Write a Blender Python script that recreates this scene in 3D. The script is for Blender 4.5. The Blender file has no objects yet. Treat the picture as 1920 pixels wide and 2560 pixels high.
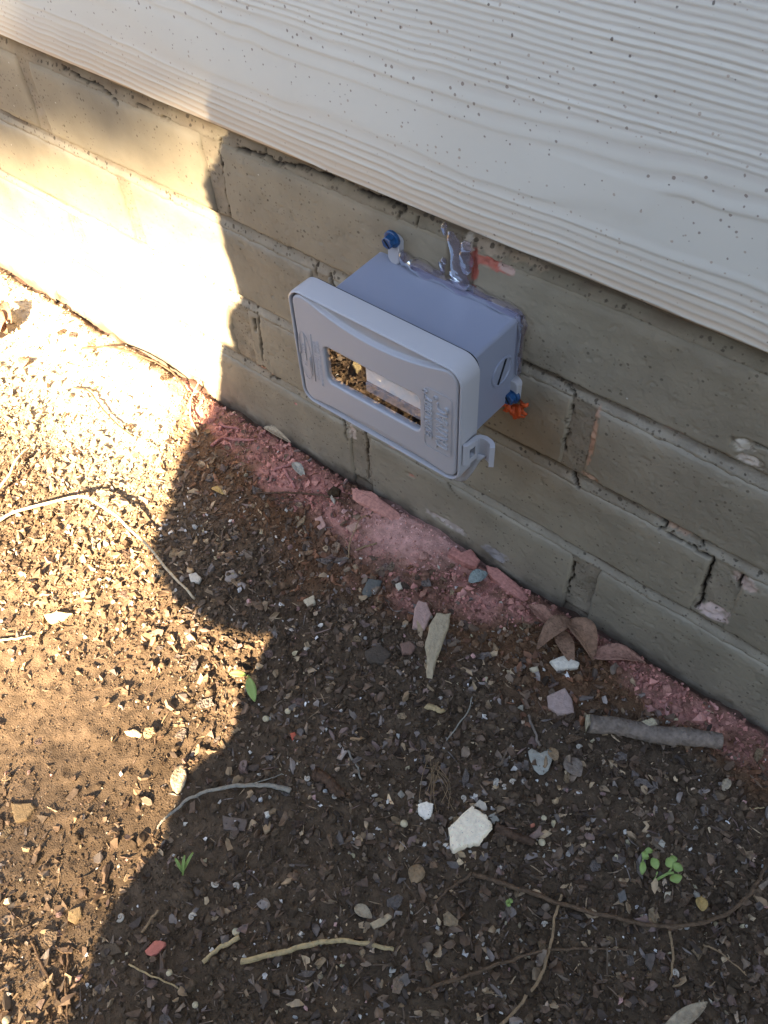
import bpy, bmesh, math, random
import numpy as np
from mathutils import Vector, Matrix

scene = bpy.context.scene
COL = scene.collection
rad = math.radians
RNG = np.random.default_rng(11)
random.seed(5)

# ------------------------------------------------------------------ camera
cam_d = bpy.data.cameras.new('camera')
cam = bpy.data.objects.new('camera', cam_d)
COL.objects.link(cam)
scene.camera = cam
cam_d.sensor_width = 36.0
cam_d.lens = 2160.42 / 2560 * 36.0
cam_d.clip_start = 0.02
cam_d.clip_end = 500
YAW, PITCH, ROLL = -0.7459, 0.8973, -0.0731
fw = Vector((math.sin(YAW) * math.cos(PITCH), math.cos(YAW) * math.cos(PITCH), -math.sin(PITCH)))
rt = fw.cross(Vector((0, 0, 1))).normalized()
up = rt.cross(fw)
r2 = rt * math.cos(ROLL) + up * math.sin(ROLL)
u2 = -rt * math.sin(ROLL) + up * math.cos(ROLL)
M = Matrix((r2, u2, -fw)).transposed().to_4x4()
M.translation = Vector((0.3308, -0.3715, 0.6056))
cam.matrix_world = M

# ------------------------------------------------------------------ world, sun, exposure
SUN_EL, SUN_AZ = 31.0, 104.0            # elevation; heading of the light, degrees from +x
d_sun = Vector((math.cos(rad(SUN_AZ)) * math.cos(rad(SUN_EL)), math.sin(rad(SUN_AZ)) * math.cos(rad(SUN_EL)), -math.sin(rad(SUN_EL))))
world = bpy.data.worlds.new('World')
scene.world = world
world.use_nodes = True
wn = world.node_tree
sky = wn.nodes.new('ShaderNodeTexSky')
sky.sky_type = 'NISHITA'
sky.sun_disc = False
sky.sun_elevation = rad(SUN_EL)
sky.sun_rotation = rad(166)
sky.air_density = 1.0
sky.dust_density = 1.6
sky.ozone_density = 1.0
bg = wn.nodes['Background']
wn.links.new(sky.outputs[0], bg.inputs[0])
bg.inputs[1].default_value = 0.05
sun_d = bpy.data.lights.new('sun', 'SUN')
sun_d.energy = 5.0
sun_d.angle = rad(0.53)
sun_d.color = (1.0, 0.80, 0.53)
sun = bpy.data.objects.new('sun', sun_d)
COL.objects.link(sun)
sun.rotation_euler = d_sun.to_track_quat('-Z', 'Y').to_euler()
sun.location = (0.5, -3, 2.5)
vs = scene.view_settings
vs.view_transform = 'Standard'
vs.look = 'None'
vs.exposure = 3.52
vs.gamma = 1.0
vs.use_curve_mapping = False

# ------------------------------------------------------------------ noise
def _h(i, j, s):
    i = i.astype(np.int64).astype(np.uint64); j = j.astype(np.int64).astype(np.uint64)
    n = (i * np.uint64(374761393) + j * np.uint64(668265263) + np.uint64(s * 974711 + 13)) & np.uint64(0xFFFFFFFF)
    n = ((n ^ (n >> np.uint64(13))) * np.uint64(1274126177)) & np.uint64(0xFFFFFFFF)
    n = n ^ (n >> np.uint64(16))
    return (n & np.uint64(0xFFFFFF)).astype(np.float64) / float(0xFFFFFF)
def vn(x, y, s=0):
    x = np.asarray(x, float) + 1000.0; y = np.asarray(y, float) + 1000.0
    i = np.floor(x); j = np.floor(y); a = x - i; b = y - j
    a = a * a * (3 - 2 * a); b = b * b * (3 - 2 * b)
    return ((_h(i, j, s) * (1 - a) + _h(i + 1, j, s) * a) * (1 - b) + (_h(i, j + 1, s) * (1 - a) + _h(i + 1, j + 1, s) * a) * b) * 2 - 1
def fbm(x, y, s=0, o=4):
    r = 0; a = 1.0; t = 0
    for k in range(o):
        r = r + a * vn(x * 2 ** k, y * 2 ** k, s + 17 * k); t += a; a *= 0.5
    return r / t
def sst(a, b, x):
    t = np.clip((x - a) / (b - a), 0, 1); return t * t * (3 - 2 * t)
def segdist(px, pz, poly):
    dmin = np.full(np.shape(px), 9.0)
    for (ax, az), (bx, bz) in zip(poly[:-1], poly[1:]):
        dx, dz = bx - ax, bz - az
        t = np.clip(((px - ax) * dx + (pz - az) * dz) / (dx * dx + dz * dz + 1e-12), 0, 1)
        dmin = np.minimum(dmin, np.hypot(px - ax - t * dx, pz - az - t * dz))
    return dmin

# ------------------------------------------------------------------ mesh helpers
def mesh_np(name, co, faces, smooth=False, col=None):
    """co (n,3); faces = list of int arrays (m,k)"""
    me = bpy.data.meshes.new(name)
    co = np.ascontiguousarray(co, dtype=np.float32)
    if not isinstance(faces, (list, tuple)): faces = [faces]
    faces = [np.asarray(f, dtype=np.int32) for f in faces if len(f)]
    loops = np.concatenate([f.ravel() for f in faces])
    tot = np.concatenate([np.full(len(f), f.shape[1], np.int32) for f in faces])
    st = np.concatenate([[0], np.cumsum(tot)[:-1]]).astype(np.int32)
    me.vertices.add(len(co)); me.vertices.foreach_set('co', co.ravel())
    me.loops.add(len(loops)); me.loops.foreach_set('vertex_index', loops)
    me.polygons.add(len(tot)); me.polygons.foreach_set('loop_start', st)
    me.polygons.foreach_set('use_smooth', np.full(len(tot), bool(smooth)))
    me.update(calc_edges=True)
    me.validate()
    if col is not None:
        ca = me.color_attributes.new('Col', 'FLOAT_COLOR', 'POINT')
        c = np.ones((len(co), 4), np.float32); c[:, :3] = col
        ca.data.foreach_set('color', c.ravel())
    return me
def add(name, me, mat=None, parent=None):
    o = bpy.data.objects.new(name, me)
    COL.objects.link(o)
    if mat is not None and me is not None and len(me.materials) == 0: me.materials.append(mat)
    if parent is not None:
        o.parent = parent
        o.matrix_parent_inverse = parent_world(parent).inverted()
    return o
def parent_world(p):
    m = p.matrix_basis.copy()
    q = p
    while q.parent is not None:
        m = q.parent.matrix_basis @ q.matrix_parent_inverse @ m; q = q.parent
    return m
def tag(o, label, cat, group=None, kind=None):
    if label: o['label'] = label
    if cat: o['category'] = cat
    if group: o['group'] = group
    if kind: o['kind'] = kind
    return o
def empty(name, loc):
    o = bpy.data.objects.new(name, None); COL.objects.link(o)
    o.location = loc; o.empty_display_size = 0.02
    return o
def grid_faces(nu, nv):
    i = np.arange(nu * nv).reshape(nu, nv)
    return np.stack([i[:-1, :-1].ravel(), i[1:, :-1].ravel(), i[1:, 1:].ravel(), i[:-1, 1:].ravel()], 1)

# ------------------------------------------------------------------ materials
def mat(name, base=(0.5, 0.5, 0.5), rough=0.8, spec=0.3, attr=None, noise=None, bump=None, metal=0.0, trans=0.0, ior=1.45):
    """noise=(scale, amount); bump=(scale, strength, distance)"""
    m = bpy.data.materials.new(name); m.use_nodes = True
    nt = m.node_tree; b = nt.nodes['Principled BSDF']
    b.inputs['Roughness'].default_value = rough
    b.inputs['Specular IOR Level'].default_value = spec
    b.inputs['Metallic'].default_value = metal
    b.inputs['IOR'].default_value = ior
    if trans: b.inputs['Transmission Weight'].default_value = trans
    tc = nt.nodes.new('ShaderNodeTexCoord')
    if attr:
        a = nt.nodes.new('ShaderNodeAttribute'); a.attribute_name = attr; src = a.outputs['Color']
    else:
        r = nt.nodes.new('ShaderNodeRGB'); r.outputs[0].default_value = (*base, 1); src = r.outputs[0]
    if noise:
        n = nt.nodes.new('ShaderNodeTexNoise'); n.inputs['Scale'].default_value = noise[0]; n.inputs['Detail'].default_value = 5
        nt.links.new(tc.outputs['Object'], n.inputs['Vector'])
        mr = nt.nodes.new('ShaderNodeMapRange')
        mr.inputs['From Min'].default_value = 0.25; mr.inputs['From Max'].default_value = 0.75
        mr.inputs['To Min'].default_value = 1 - noise[1]; mr.inputs['To Max'].default_value = 1 + noise[1]
        nt.links.new(n.outputs['Fac'], mr.inputs['Value'])
        mx = nt.nodes.new('ShaderNodeVectorMath'); mx.operation = 'SCALE'
        nt.links.new(src, mx.inputs[0]); nt.links.new(mr.outputs[0], mx.inputs['Scale'])
        src = mx.outputs[0]
    nt.links.new(src, b.inputs['Base Color'])
    if bump:
        n2 = nt.nodes.new('ShaderNodeTexNoise'); n2.inputs['Scale'].default_value = bump[0]; n2.inputs['Detail'].default_value = 6
        nt.links.new(tc.outputs['Object'], n2.inputs['Vector'])
        bp = nt.nodes.new('ShaderNodeBump'); bp.inputs['Strength'].default_value = bump[1]; bp.inputs['Distance'].default_value = bump[2]
        nt.links.new(n2.outputs['Fac'], bp.inputs['Height']); nt.links.new(bp.outputs[0], b.inputs['Normal'])
    m['src'] = 0
    return m
def add_specks(m, layers, coord_scale=None):
    """layers: (voronoi scale, radius, keep fraction, colour, opacity): small dirt spots mixed over the base colour"""
    nt = m.node_tree; b = nt.nodes['Principled BSDF']
    src = b.inputs['Base Color'].links[0].from_socket
    tc = [n for n in nt.nodes if n.type == 'TEX_COORD'][0]
    nz = nt.nodes.new('ShaderNodeTexNoise'); nz.inputs['Scale'].default_value = 480; nz.inputs['Detail'].default_value = 2
    nt.links.new(tc.outputs['Object'], nz.inputs['Vector'])
    for sc, r, keep, c, op in layers:
        v = nt.nodes.new('ShaderNodeTexVoronoi'); v.inputs['Scale'].default_value = sc
        nt.links.new(tc.outputs['Object'], v.inputs['Vector'])
        sep = nt.nodes.new('ShaderNodeSeparateColor'); nt.links.new(v.outputs['Color'], sep.inputs[0])
        # radius varies per cell
        rr = nt.nodes.new('ShaderNodeMath'); rr.operation = 'MULTIPLY'; rr.inputs[1].default_value = r * 2.6
        nt.links.new(sep.outputs[1], rr.inputs[0])
        dd = nt.nodes.new('ShaderNodeMath'); dd.operation = 'MULTIPLY_ADD'
        nt.links.new(nz.outputs['Fac'], dd.inputs[0]); dd.inputs[1].default_value = r * 2.6; nt.links.new(v.outputs['Distance'], dd.inputs[2])
        su = nt.nodes.new('ShaderNodeMath'); su.operation = 'SUBTRACT'
        nt.links.new(rr.outputs[0], su.inputs[0]); nt.links.new(dd.outputs[0], su.inputs[1])
        mr = nt.nodes.new('ShaderNodeMapRange'); mr.inputs['From Min'].default_value = -r * 0.9; mr.inputs['From Max'].default_value = -r * 0.3
        nt.links.new(su.outputs[0], mr.inputs['Value'])
        gt = nt.nodes.new('ShaderNodeMath'); gt.operation = 'LESS_THAN'; gt.inputs[1].default_value = keep
        nt.links.new(sep.outputs[0], gt.inputs[0])
        mu = nt.nodes.new('ShaderNodeMath'); mu.operation = 'MULTIPLY'
        nt.links.new(mr.outputs[0], mu.inputs[0]); nt.links.new(gt.outputs[0], mu.inputs[1])
        mo = nt.nodes.new('ShaderNodeMath'); mo.operation = 'MULTIPLY'; mo.inputs[1].default_value = op
        nt.links.new(mu.outputs[0], mo.inputs[0])
        mx = nt.nodes.new('ShaderNodeMix'); mx.data_type = 'RGBA'
        nt.links.new(mo.outputs[0], mx.inputs[0]); nt.links.new(src, mx.inputs[6]); mx.inputs[7].default_value = (*c, 1)
        src = mx.outputs[2]
    nt.links.new(src, b.inputs['Base Color'])
def random_ramp(m, cols):
    """base colour picked per object"""
    nt = m.node_tree; b = nt.nodes['Principled BSDF']
    oi = nt.nodes.new('ShaderNodeObjectInfo'); cr = nt.nodes.new('ShaderNodeValToRGB')
    cr.color_ramp.interpolation = 'CONSTANT'
    el = cr.color_ramp.elements
    while len(el) < len(cols): el.new(0.5)
    for k, c in enumerate(cols): el[k].position = k / len(cols); el[k].color = (*c, 1)
    nt.links.new(oi.outputs['Random'], cr.inputs[0])
    old = b.inputs['Base Color'].links[0]
    if old.from_node.type == 'VECT_MATH':
        nt.links.new(cr.outputs[0], old.from_node.inputs[0])
    else:
        nt.links.new(cr.outputs[0], b.inputs['Base Color'])

MT = {}
MT['brick'] = mat('painted_brick', attr='Col', rough=0.75, spec=0.3, noise=(26, 0.16), bump=(420, 0.35, 0.0012))
add_specks(MT['brick'], [(230, 0.13, 0.40, (0.07, 0.055, 0.04), 0.65), (420, 0.17, 0.30, (0.10, 0.08, 0.055), 0.5), (75, 0.045, 0.35, (0.045, 0.035, 0.025), 0.8), (110, 0.04, 0.2, (0.6, 0.58, 0.52), 0.6)])
MT['mortar'] = mat('painted_mortar', attr='Col', rough=0.85, spec=0.2, noise=(60, 0.18), bump=(500, 0.5, 0.0018))
add_specks(MT['mortar'], [(200, 0.2, 0.5, (0.05, 0.04, 0.03), 0.75), (420, 0.25, 0.4, (0.08, 0.06, 0.045), 0.6)])
MT['siding'] = mat('fibre_cement_paint', attr='Col', rough=0.6, spec=0.35, noise=(9, 0.05), bump=(260, 0.12, 0.001))
add_specks(MT['siding'], [(120, 0.070, 0.50, (0.09, 0.07, 0.06), 0.85), (260, 0.13, 0.34, (0.16, 0.11, 0.085), 0.7), (44, 0.026, 0.5, (0.11, 0.07, 0.06), 0.85), (380, 0.16, 0.2, (0.3, 0.2, 0.13), 0.55)])
MT['soil'] = mat('soil', attr='Col', rough=0.95, spec=0.12, noise=(140, 0.35), bump=(900, 0.8, 0.0012))
MT['crumb'] = mat('soil_crumb', attr='Col', rough=0.9, spec=0.15, noise=(400, 0.25))
MT['flake'] = mat('bark_flake', attr='Col', rough=0.62, spec=0.4, noise=(300, 0.25), bump=(600, 0.4, 0.0006))
MT['plastic'] = mat('grey_plastic', (0.40, 0.395, 0.41), rough=0.36, spec=0.45, noise=(14, 0.05), bump=(1500, 0.06, 0.0002))
MT['plastic_body'] = mat('blue_grey_plastic', (0.24, 0.26, 0.325), rough=0.38, spec=0.45, noise=(14, 0.05), bump=(1500, 0.06, 0.0002))
MT['gasket'] = mat('black_gasket', (0.012, 0.012, 0.014), rough=0.8)
MT['screw'] = mat('blue_screw', (0.012, 0.06, 0.16), rough=0.35, spec=0.6, noise=(500, 0.35))
MT['anchor'] = mat('orange_anchor', (0.55, 0.09, 0.025), rough=0.5, noise=(300, 0.3))
MT['inner'] = mat('pale_device', (0.85, 0.90, 0.95), rough=0.6)
MT['inner2'] = mat('grey_device', (0.30, 0.29, 0.32), rough=0.6, noise=(160, 0.3))

# ================================================================== SETTING
GZ = -0.009
C = 0.076                     # brick course height
WX0, WX1 = -1.30, 0.95        # extent of the wall that is built

# ---- ground sheet
REDX = [-.9, -.30, -.24, -.16, -.1, -.04, 0.02, 0.06, 0.10, 0.15, 0.19, 0.24, 0.30, 0.36, 0.5, .9]
REDW = [.0, .004, .04, .055, .05, .055, .075, .085, .075, .05, .022, .028, .034, .03, .03, .01]
def red_mask(x, y):
    d = -y
    w = np.interp(x, REDX, REDW) * (1 + 0.45 * fbm(x * 22, y * 22, 71, 3))
    return sst(1.15, 0.75, d / w)
def orange_mask(x, y):
    d = -y
    w = (np.interp(x, REDX, REDW) * 1.0 + np.interp(x, [-.3, -.22, -.12, -.02, .06, .12, .2, .3, .5], [.01, .03, .05, .05, .03, .06, .05, .02, .02])) * (1 + 0.6 * fbm(x * 15, y * 15, 81, 3))
    return sst(1.2, 0.6, d / w)
def powder_mask(x, y):   # pink gritty dust on the soil
    a = np.exp(-(((x - POWX) * 0.82 + (y - POWY) * 0.57) / 0.058) ** 2 - ((-(x - POWX) * 0.57 + (y - POWY) * 0.82) / 0.028) ** 2)
    return np.clip(a * 1.6, 0, 1)
POWX, POWY = (0.0511, -0.0031)
def soil_h(x, y):
    d = -y
    h = 0.0042 * fbm(x * 9, y * 9, 3, 3) + 0.0022 * fbm(x * 45, y * 45, 5, 3) + 0.0016 * fbm(x * 160, y * 160, 7, 3)
    lump = np.clip(fbm(x * 60, y * 60, 9, 2), 0, 1) ** 1.5 * 0.005
    near = np.exp(-np.clip(d, 0, 5) / 0.03)
    h = h + lump * (0.35 + 0.9 * red_mask(x, y)) * (1 - 0.7 * powder_mask(x, y))
    h = h + 0.004 * powder_mask(x, y)
    h = h + 0.005 * np.exp(-((d - 0.022) / 0.022) ** 2) * (0.6 + vn(x * 20, 0 * x, 4))   # low ridge beside the wall
    h = h - 0.0060 * sst(0.008, 0.001, d) * (0.5 + 0.5 * vn(x * 40, 0 * x, 44))               # gap at the wall foot
    far = sst(1.5, 6, np.hypot(x, y))
    return GZ + h * (1 - far) + far * 0.03 * vn(x * .7, y * .7, 2)
def glare_mask(x, y):   # blown-out sunlight beside the wall, painted as paler ground
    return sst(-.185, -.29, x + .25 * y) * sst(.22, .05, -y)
def soil_col(x, y):
    n1 = 0.5 + 0.5 * fbm(x * 12, y * 12, 21, 4); n2 = 0.5 + 0.5 * fbm(x * 90, y * 90, 23, 3)
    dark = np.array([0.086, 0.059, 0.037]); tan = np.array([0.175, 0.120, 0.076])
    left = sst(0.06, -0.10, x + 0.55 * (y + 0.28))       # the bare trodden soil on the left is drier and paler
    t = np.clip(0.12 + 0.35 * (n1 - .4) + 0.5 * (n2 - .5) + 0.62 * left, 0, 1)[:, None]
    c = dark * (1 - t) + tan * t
    glare_k = (glare_mask(x, y) * (.65 + .35 * n2))[:, None]
    c = c * (1 - glare_k) + np.array([.50, .43, .33]) * glare_k  # sunlit glare put into the soil colour
    om = (orange_mask(x, y) * (0.45 + 0.5 * n2))[:, None]
    c = c * (1 - om) + np.array([0.155, 0.078, 0.038]) * om
    brk = np.clip(.75 + 1.6 * fbm(x * 26, y * 40, 77, 3), .35, 1)
    rm = (red_mask(x, y) * np.clip(0.58 + 1.5 * (n2 - .42), 0.05, 1) * brk)[:, None]
    c = c * (1 - rm) + np.array([0.47, 0.225, 0.18]) * rm
    gp = (sst(.007, .003, -y + .003 * fbm(x * 60, y * 0, 93, 2)) * .85)[:, None]; c = c * (1 - gp) + np.array([.05, .035, .025]) * gp     # rotted debris in the gap at the wall foot
    pm = (powder_mask(x, y) * (0.5 + 0.5 * n2))[:, None]
    c = c * (1 - pm) + np.array([0.58, 0.33, 0.275]) * pm
    return c
def axis(dense0, dense1, step, lo, hi):
    mid = np.arange(dense0, dense1 + step, step)
    def grow(start, end):
        out = []; v = start; s = step
        while abs(v - start) < abs(end - start):
            s *= 1.35; v = v + s * (1 if end > start else -1); out.append(v)
        return out
    return np.concatenate([np.array(grow(dense0, lo))[::-1], mid, np.array(grow(mid[-1], hi))])
gx = axis(-0.80, 0.60, 0.0022, -80, 80)
gy = axis(-0.62, 0.006, 0.0022, -80, 60)
X, Y = np.meshgrid(gx, gy, indexing='ij')
xr, yr = X.ravel(), Y.ravel()
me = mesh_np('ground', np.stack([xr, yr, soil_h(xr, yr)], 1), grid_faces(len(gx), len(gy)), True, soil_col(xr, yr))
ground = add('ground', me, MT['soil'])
ground['kind'] = 'structure'

# ---- brick wall
PITCH_X = 0.2265
JW = {0: 0.022, 1: 0.023, 2: 0.016, 3: 0.017, 4: 0.016, -1: 0.02}
JX = {0: 0.1905, 1: 0.2840, 2: 0.1650, 3: 0.0670, 4: 0.18, -1: 0.29}    # one head-joint centre per course
CRACKS = [  # (x, z) polylines on the wall face, width
    ([(-.147, .294), (-.149, .285), (-.1475, .277), (-.1500, .268), (-.1490, .260), (-.1520, .250), (-.1505, .242), (-.1525, .232)], 0.0016),
    ([(-.1525, .230), (-.128, .2275), (-.112, .2275), (-.098, .2265), (-.085, .2285), (-.075, .2265), (-.066, .2285), (-.064, .222), (-.0655, .214)], 0.0017),
    ([(-.0515, .2195), (-.049, .214), (-.046, .211)], 0.0016),
    ([(-.1435, .151), (-.1445, .143), (-.1425, .138), (-.1440, .130), (-.1435, .122), (-.1460, .100), (-.146, .088)], 0.0012),
    ([(-.1490, .132), (-.1478, .126), (-.149, .121)], 0.0018),
    ([(-.146, .0805), (-.1405, .0760), (-.136, .0745), (-.134, .069)], 0.0017),
    ([(-.140, .0705), (-.144, .0665)], 0.0011),
    ([(-.030, .068), (-.0275, .055), (-.0300, .040), (-.029, .02), (-.031, .004)], 0.0012),
    ([(-.055, .066), (-.051, .060), (-.052, .052), (-.0505, .045)], 0.0013),
    ([(.138, .226), (.146, .222), (.150, .2215), (.1565, .2195), (.1565, .210), (.1585, .203), (.1545, .195), (.1580, .186), (.1555, .176), (.157, .168)], 0.0011),
    ([(.165, .1500), (.1665, .146), (.170, .143), (.1725, .139)], 0.0013),
    ([(.228, .1490), (.233, .1475), (.2375, .1455), (.2365, .1425), (.233, .140)], 0.0012),
    ([(.243, .1490), (.2445, .146), (.242, .1425)], 0.0011),
    ([(.262, .1465), (.264, .1445), (.2605, .1415), (.250, .1405)], 0.0010),
    ([(.240, .1395), (.255, .1405), (.262, .1388), (.2725, .1390), (.2738, .134), (.2725, .129), (.2742, .118), (.2735, .108), (.2765, .095), (.2755, .083)], 0.0014),
    ([(.2945, .139), (.2928, .131), (.2940, .125)], 0.0012),
    ([(.181, .056), (.180, .045), (.1830, .036), (.1795, .028), (.181, .012)], 0.0012),
    ([(.170, .0715), (.185, .0735), (.200, .0725)], 0.0010),
    ([(.250, .0745), (.262, .0755), (.285, .0735), (.300, .0755)], 0.0011),
    ([(-.33, .2985), (-.30, .2950), (-.285, .2965), (-.27, .2925), (-.262, .2885)], 0.0016),
    ([(-.24, .2950), (-.21, .2930), (-.19, .2905), (-.188, .2865)], 0.0014),
    ([(-.13, .2925), (-.10, .2955), (-.092, .2935), (-.070, .2975), (-.03, .3000), (-.005, .2985), (.004, .300), (.02, .2985)], 0.0017),
    ([(-.104, .300), (-.099, .2945)], 0.0011),
    ([(.0165, .2915), (.018, .296)], 0.0010), ([(.031, .2905), (.032, .297)], 0.0010),
    ([(.268, .246), (.280, .2475), (.294, .2470)], 0.0010),
    ([(.060, .0640), (.066, .058), (.074, .0545)], 0.0008), ([(.05, .072), (.065, .0705), (.082, .0722)], 0.0009),
]
def crack_field(x, z):
    dep = np.zeros_like(x)
    jx = x + 0.0006 * vn(x * 400, z * 400, 31); jz = z + 0.0006 * vn(x * 400, z * 400, 33)
    for pl, w in CRACKS:
        a = np.array(pl)
        mk = (x > a[:, 0].min() - .006) & (x < a[:, 0].max() + .006) & (z > a[:, 1].min() - .006) & (z < a[:, 1].max() + .006)
        if mk.any():
            wv = w * 1.1 * (0.75 + 0.5 * vn(x[mk] * 90, z[mk] * 90, 35))
            dep[mk] = np.maximum(dep[mk], sst(1.0, 0.45, segdist(jx[mk], jz[mk], pl) / wv))
    return dep
PAINT = np.array([0.262, 0.225, 0.160])
PATCH = [  # worn spots where the paint is gone: centre x, z, radii, colour
    (.0765, .2835, .0035, .012, (.42, .12, .08)), (.0895, .2890, .012, .0030, (.46, .13, .09)), (.1000, .2900, .006, .002, (.52, .36, .30)),
    (.0850, .3000, .014, .006, (.42, .33, .24)), (.108, .2995, .016, .0045, (.38, .29, .20)), (.0700, .2960, .004, .008, (.62, .55, .45)),
    (.2855, .0900, .0085, .0085, (.66, .52, .46)), (.2960, .1330, .009, .006, (.50, .38, .31)), (.262, .2420, .006, .005, (.52, .47, .38)), (.270, .2330, .008, .004, (.55, .47, .38)),
    (.246, .1480, .012, .0022, (.50, .31, .20)), (.226, .2270, .010, .0020, (.50, .30, .24)), (-.045, .0570, .0035, .0085, (.58, .48, .40)), (.008, .0668, .010, .002, (.50, .27, .19)),
    (.021, .0475, .0055, .0018, (.40, .19, .13)), (-.150, .0775, .010, .0022, (.50, .29, .22)), (-.112, .0545, .0022, .0014, (.60, .22, .2)), (.1755, .188, .0020, .022, (.46, .29, .19)), (.178, .1545, .007, .003, (.48, .32, .22)),
    (.1120, .0100, .010, .006, (.34, .31, .29)), (.060, .012, .02, .004, (.42, .36, .31)),
]
def wall_col(x, z, mortar):
    n1 = fbm(x * 6, z * 14, 41, 4); n2 = fbm(x * 60, z * 60, 43, 3)
    c = PAINT[None, :] * (1 + 0.07 * n1 + 0.05 * n2)[:, None]
    # tones: earth splashed low on the wall, brown grime under the siding, orange tint below the lower screw
    e = (sst(0.055, -0.01, z + 0.012 * n2) * 0.35)[:, None]; c = c * (1 - e) + np.array([.23, .19, .145]) * e
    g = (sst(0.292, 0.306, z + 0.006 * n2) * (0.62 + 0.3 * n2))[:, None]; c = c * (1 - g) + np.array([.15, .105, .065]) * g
    r = (np.exp(-((x - .128) / .03) ** 2 - ((z - .158) / .035) ** 2) * (0.42 + .25 * n1))[:, None]; c = c * (1 - r) + np.array([.30, .175, .075]) * r
    for px, pz, rx, rz, pc in PATCH:
        q = np.hypot((x - px) / rx, (z - pz) / rz) + 0.55 * n2 + 0.55 * fbm(x * 240, z * 240, 45, 2)
        k = sst(1.1, 0.85, q)[:, None]; c = c * (1 - k) + np.array(pc) * (1 + 0.25 * n2)[:, None] * k
    fz = (z / C) % 1.0
    if not mortar:
        k = (sst(.70, .84, fz + .05 * n2) * .16 * (z < .29))[:, None]; c = c * (1 - k) + np.array([.40, .375, .32]) * k       # skylight on the upper arris, painted in as paler colour
    if mortar:
        bedz = sst(.855, .875, fz) * sst(.985, .93, fz) * (z < .29) * (z > .01)
        c = c + (np.array([.37, .35, .30]) - c) * (.34 * bedz * np.clip(.7 + .8 * n1, 0, 1))[:, None]  # skylight on the sloping bed joints painted in as paler mortar
        hd = ((fz < .855) * np.clip(.25 + .8 * fbm(x * 30, z * 18, 49, 3), 0, .42))[:, None]; c = c * (1 - hd) + np.array([.20, .165, .12]) * hd
        k = (np.clip(0.30 + 0.8 * n2, 0, 1) * 0.3)[:, None]; c = c * (1 - k) + np.array([.25, .20, .15]) * k
        fz = (z / C) % 1.0
        k = ((fz > 0.93) * np.clip(0.55 + 0.9 * fbm(x * 25, z * 3, 47, 3), 0, 1) * 0.75)[:, None]       # grime and painted-in shade along the line under each brick
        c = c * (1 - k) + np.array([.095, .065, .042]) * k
    k = (sst(.008, -.012, z + .012 * n2) * .8)[:, None]; c = c * (1 - k) + np.array([.055, .04, .028]) * k       # darker brown towards the foot
    k = crack_field(x, z)[:, None]
    return c * (1 - k) + np.array([.022, .016, .012]) * k
def jx_list(course):
    j0 = JX[course]; k0 = math.floor((WX0 - j0) / PITCH_X); return [j0 + PITCH_X * k for k in range(k0, int((WX1 - j0) / PITCH_X) + 2)]
wall_root = empty('brick_wall', (-0.2, 0.0, 0.0))
tag(wall_root, 'tan painted brick wall with cracked mortar joints below the pale siding', 'wall')
def brick_mesh(x0, x1, z0, z1, seed):
    vis = x1 > -0.62 and x0 < 0.45
    st = 0.00125 if (vis and x0 > -0.30) else (0.0025 if vis else 0.008)
    u = np.arange(x0, x1 + st * .5, st); v = np.arange(z0, z1 + st * .5, st)
    u[-1] = x1; v[-1] = z1
    Xb, Zb = np.meshgrid(u, v, indexing='ij'); x = Xb.ravel(); z = Zb.ravel()
    e = np.minimum(np.minimum(x - x0, x1 - x), np.minimum(z - z0, z1 - z)) + 0.0011 * fbm(x * 130, z * 130, seed, 3)
    out = 0.0014 * fbm(x * 14, z * 14, seed + 1, 3) + 0.0004 * fbm(x * 180, z * 180, seed + 2, 3)
    r = 0.0026
    t = np.clip(1 - e / r, 0, 1.4); out = out - r * 1.0 * t ** 2.2
    top = np.clip(1 - (z1 - z) / 0.012, 0, 1); out = out - 0.0014 * top ** 2          # worn upper arris
    pit = fbm(x * 320, z * 320, seed + 5, 2); out = out - 0.0007 * sst(0.45, 0.75, pit)
    out = out - 0.0032 * crack_field(x, z)
    for px, pz, rx, rz, pc in PATCH:
        q = np.hypot((x - px) / rx, (z - pz) / rz) + 0.3 * vn(x * 150, z * 150, seed)
        out = out - 0.0011 * sst(1.1, 0.85, q) * (1 + vn(x * 500, z * 500, seed + 8))
    co = np.stack([x, -out, z], 1)
    n, m = len(u), len(v); f = [grid_faces(n, m)]
    # side walls back into the masonry
    idx = np.arange(n * m).reshape(n, m)
    loop = np.concatenate([idx[:, 0], idx[-1, 1:], idx[-2::-1, -1], idx[0, -2:0:-1]])
    back = co[loop].copy(); back[:, 1] = 0.03
    b0 = len(co); k = len(loop); a = np.arange(k); nx = (a + 1) % k
    f.append(np.stack([loop[nx], loop[a], b0 + a, b0 + nx], 1))
    co2 = np.concatenate([co, back])
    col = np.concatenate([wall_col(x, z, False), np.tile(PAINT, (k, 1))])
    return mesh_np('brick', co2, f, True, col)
for course in (-1, 0, 1, 2, 3, 4):
    js = jx_list(course); w = JW[course]
    z0 = course * C; z1 = z0 + C - 0.011
    if course == -1: continue
    if course == 0: z0 -= .035
    for a, b in zip(js[:-1], js[1:]):
        x0, x1 = a + w / 2, b - w / 2
        if x1 < WX0 or x0 > WX1: continue
        if course == -1 and (x1 < -.3 or x0 > .5): continue
        add('brick', brick_mesh(x0, x1, z0, z1, int(abs(a) * 977) + course * 31 + 200), MT['brick'], wall_root)
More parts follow.
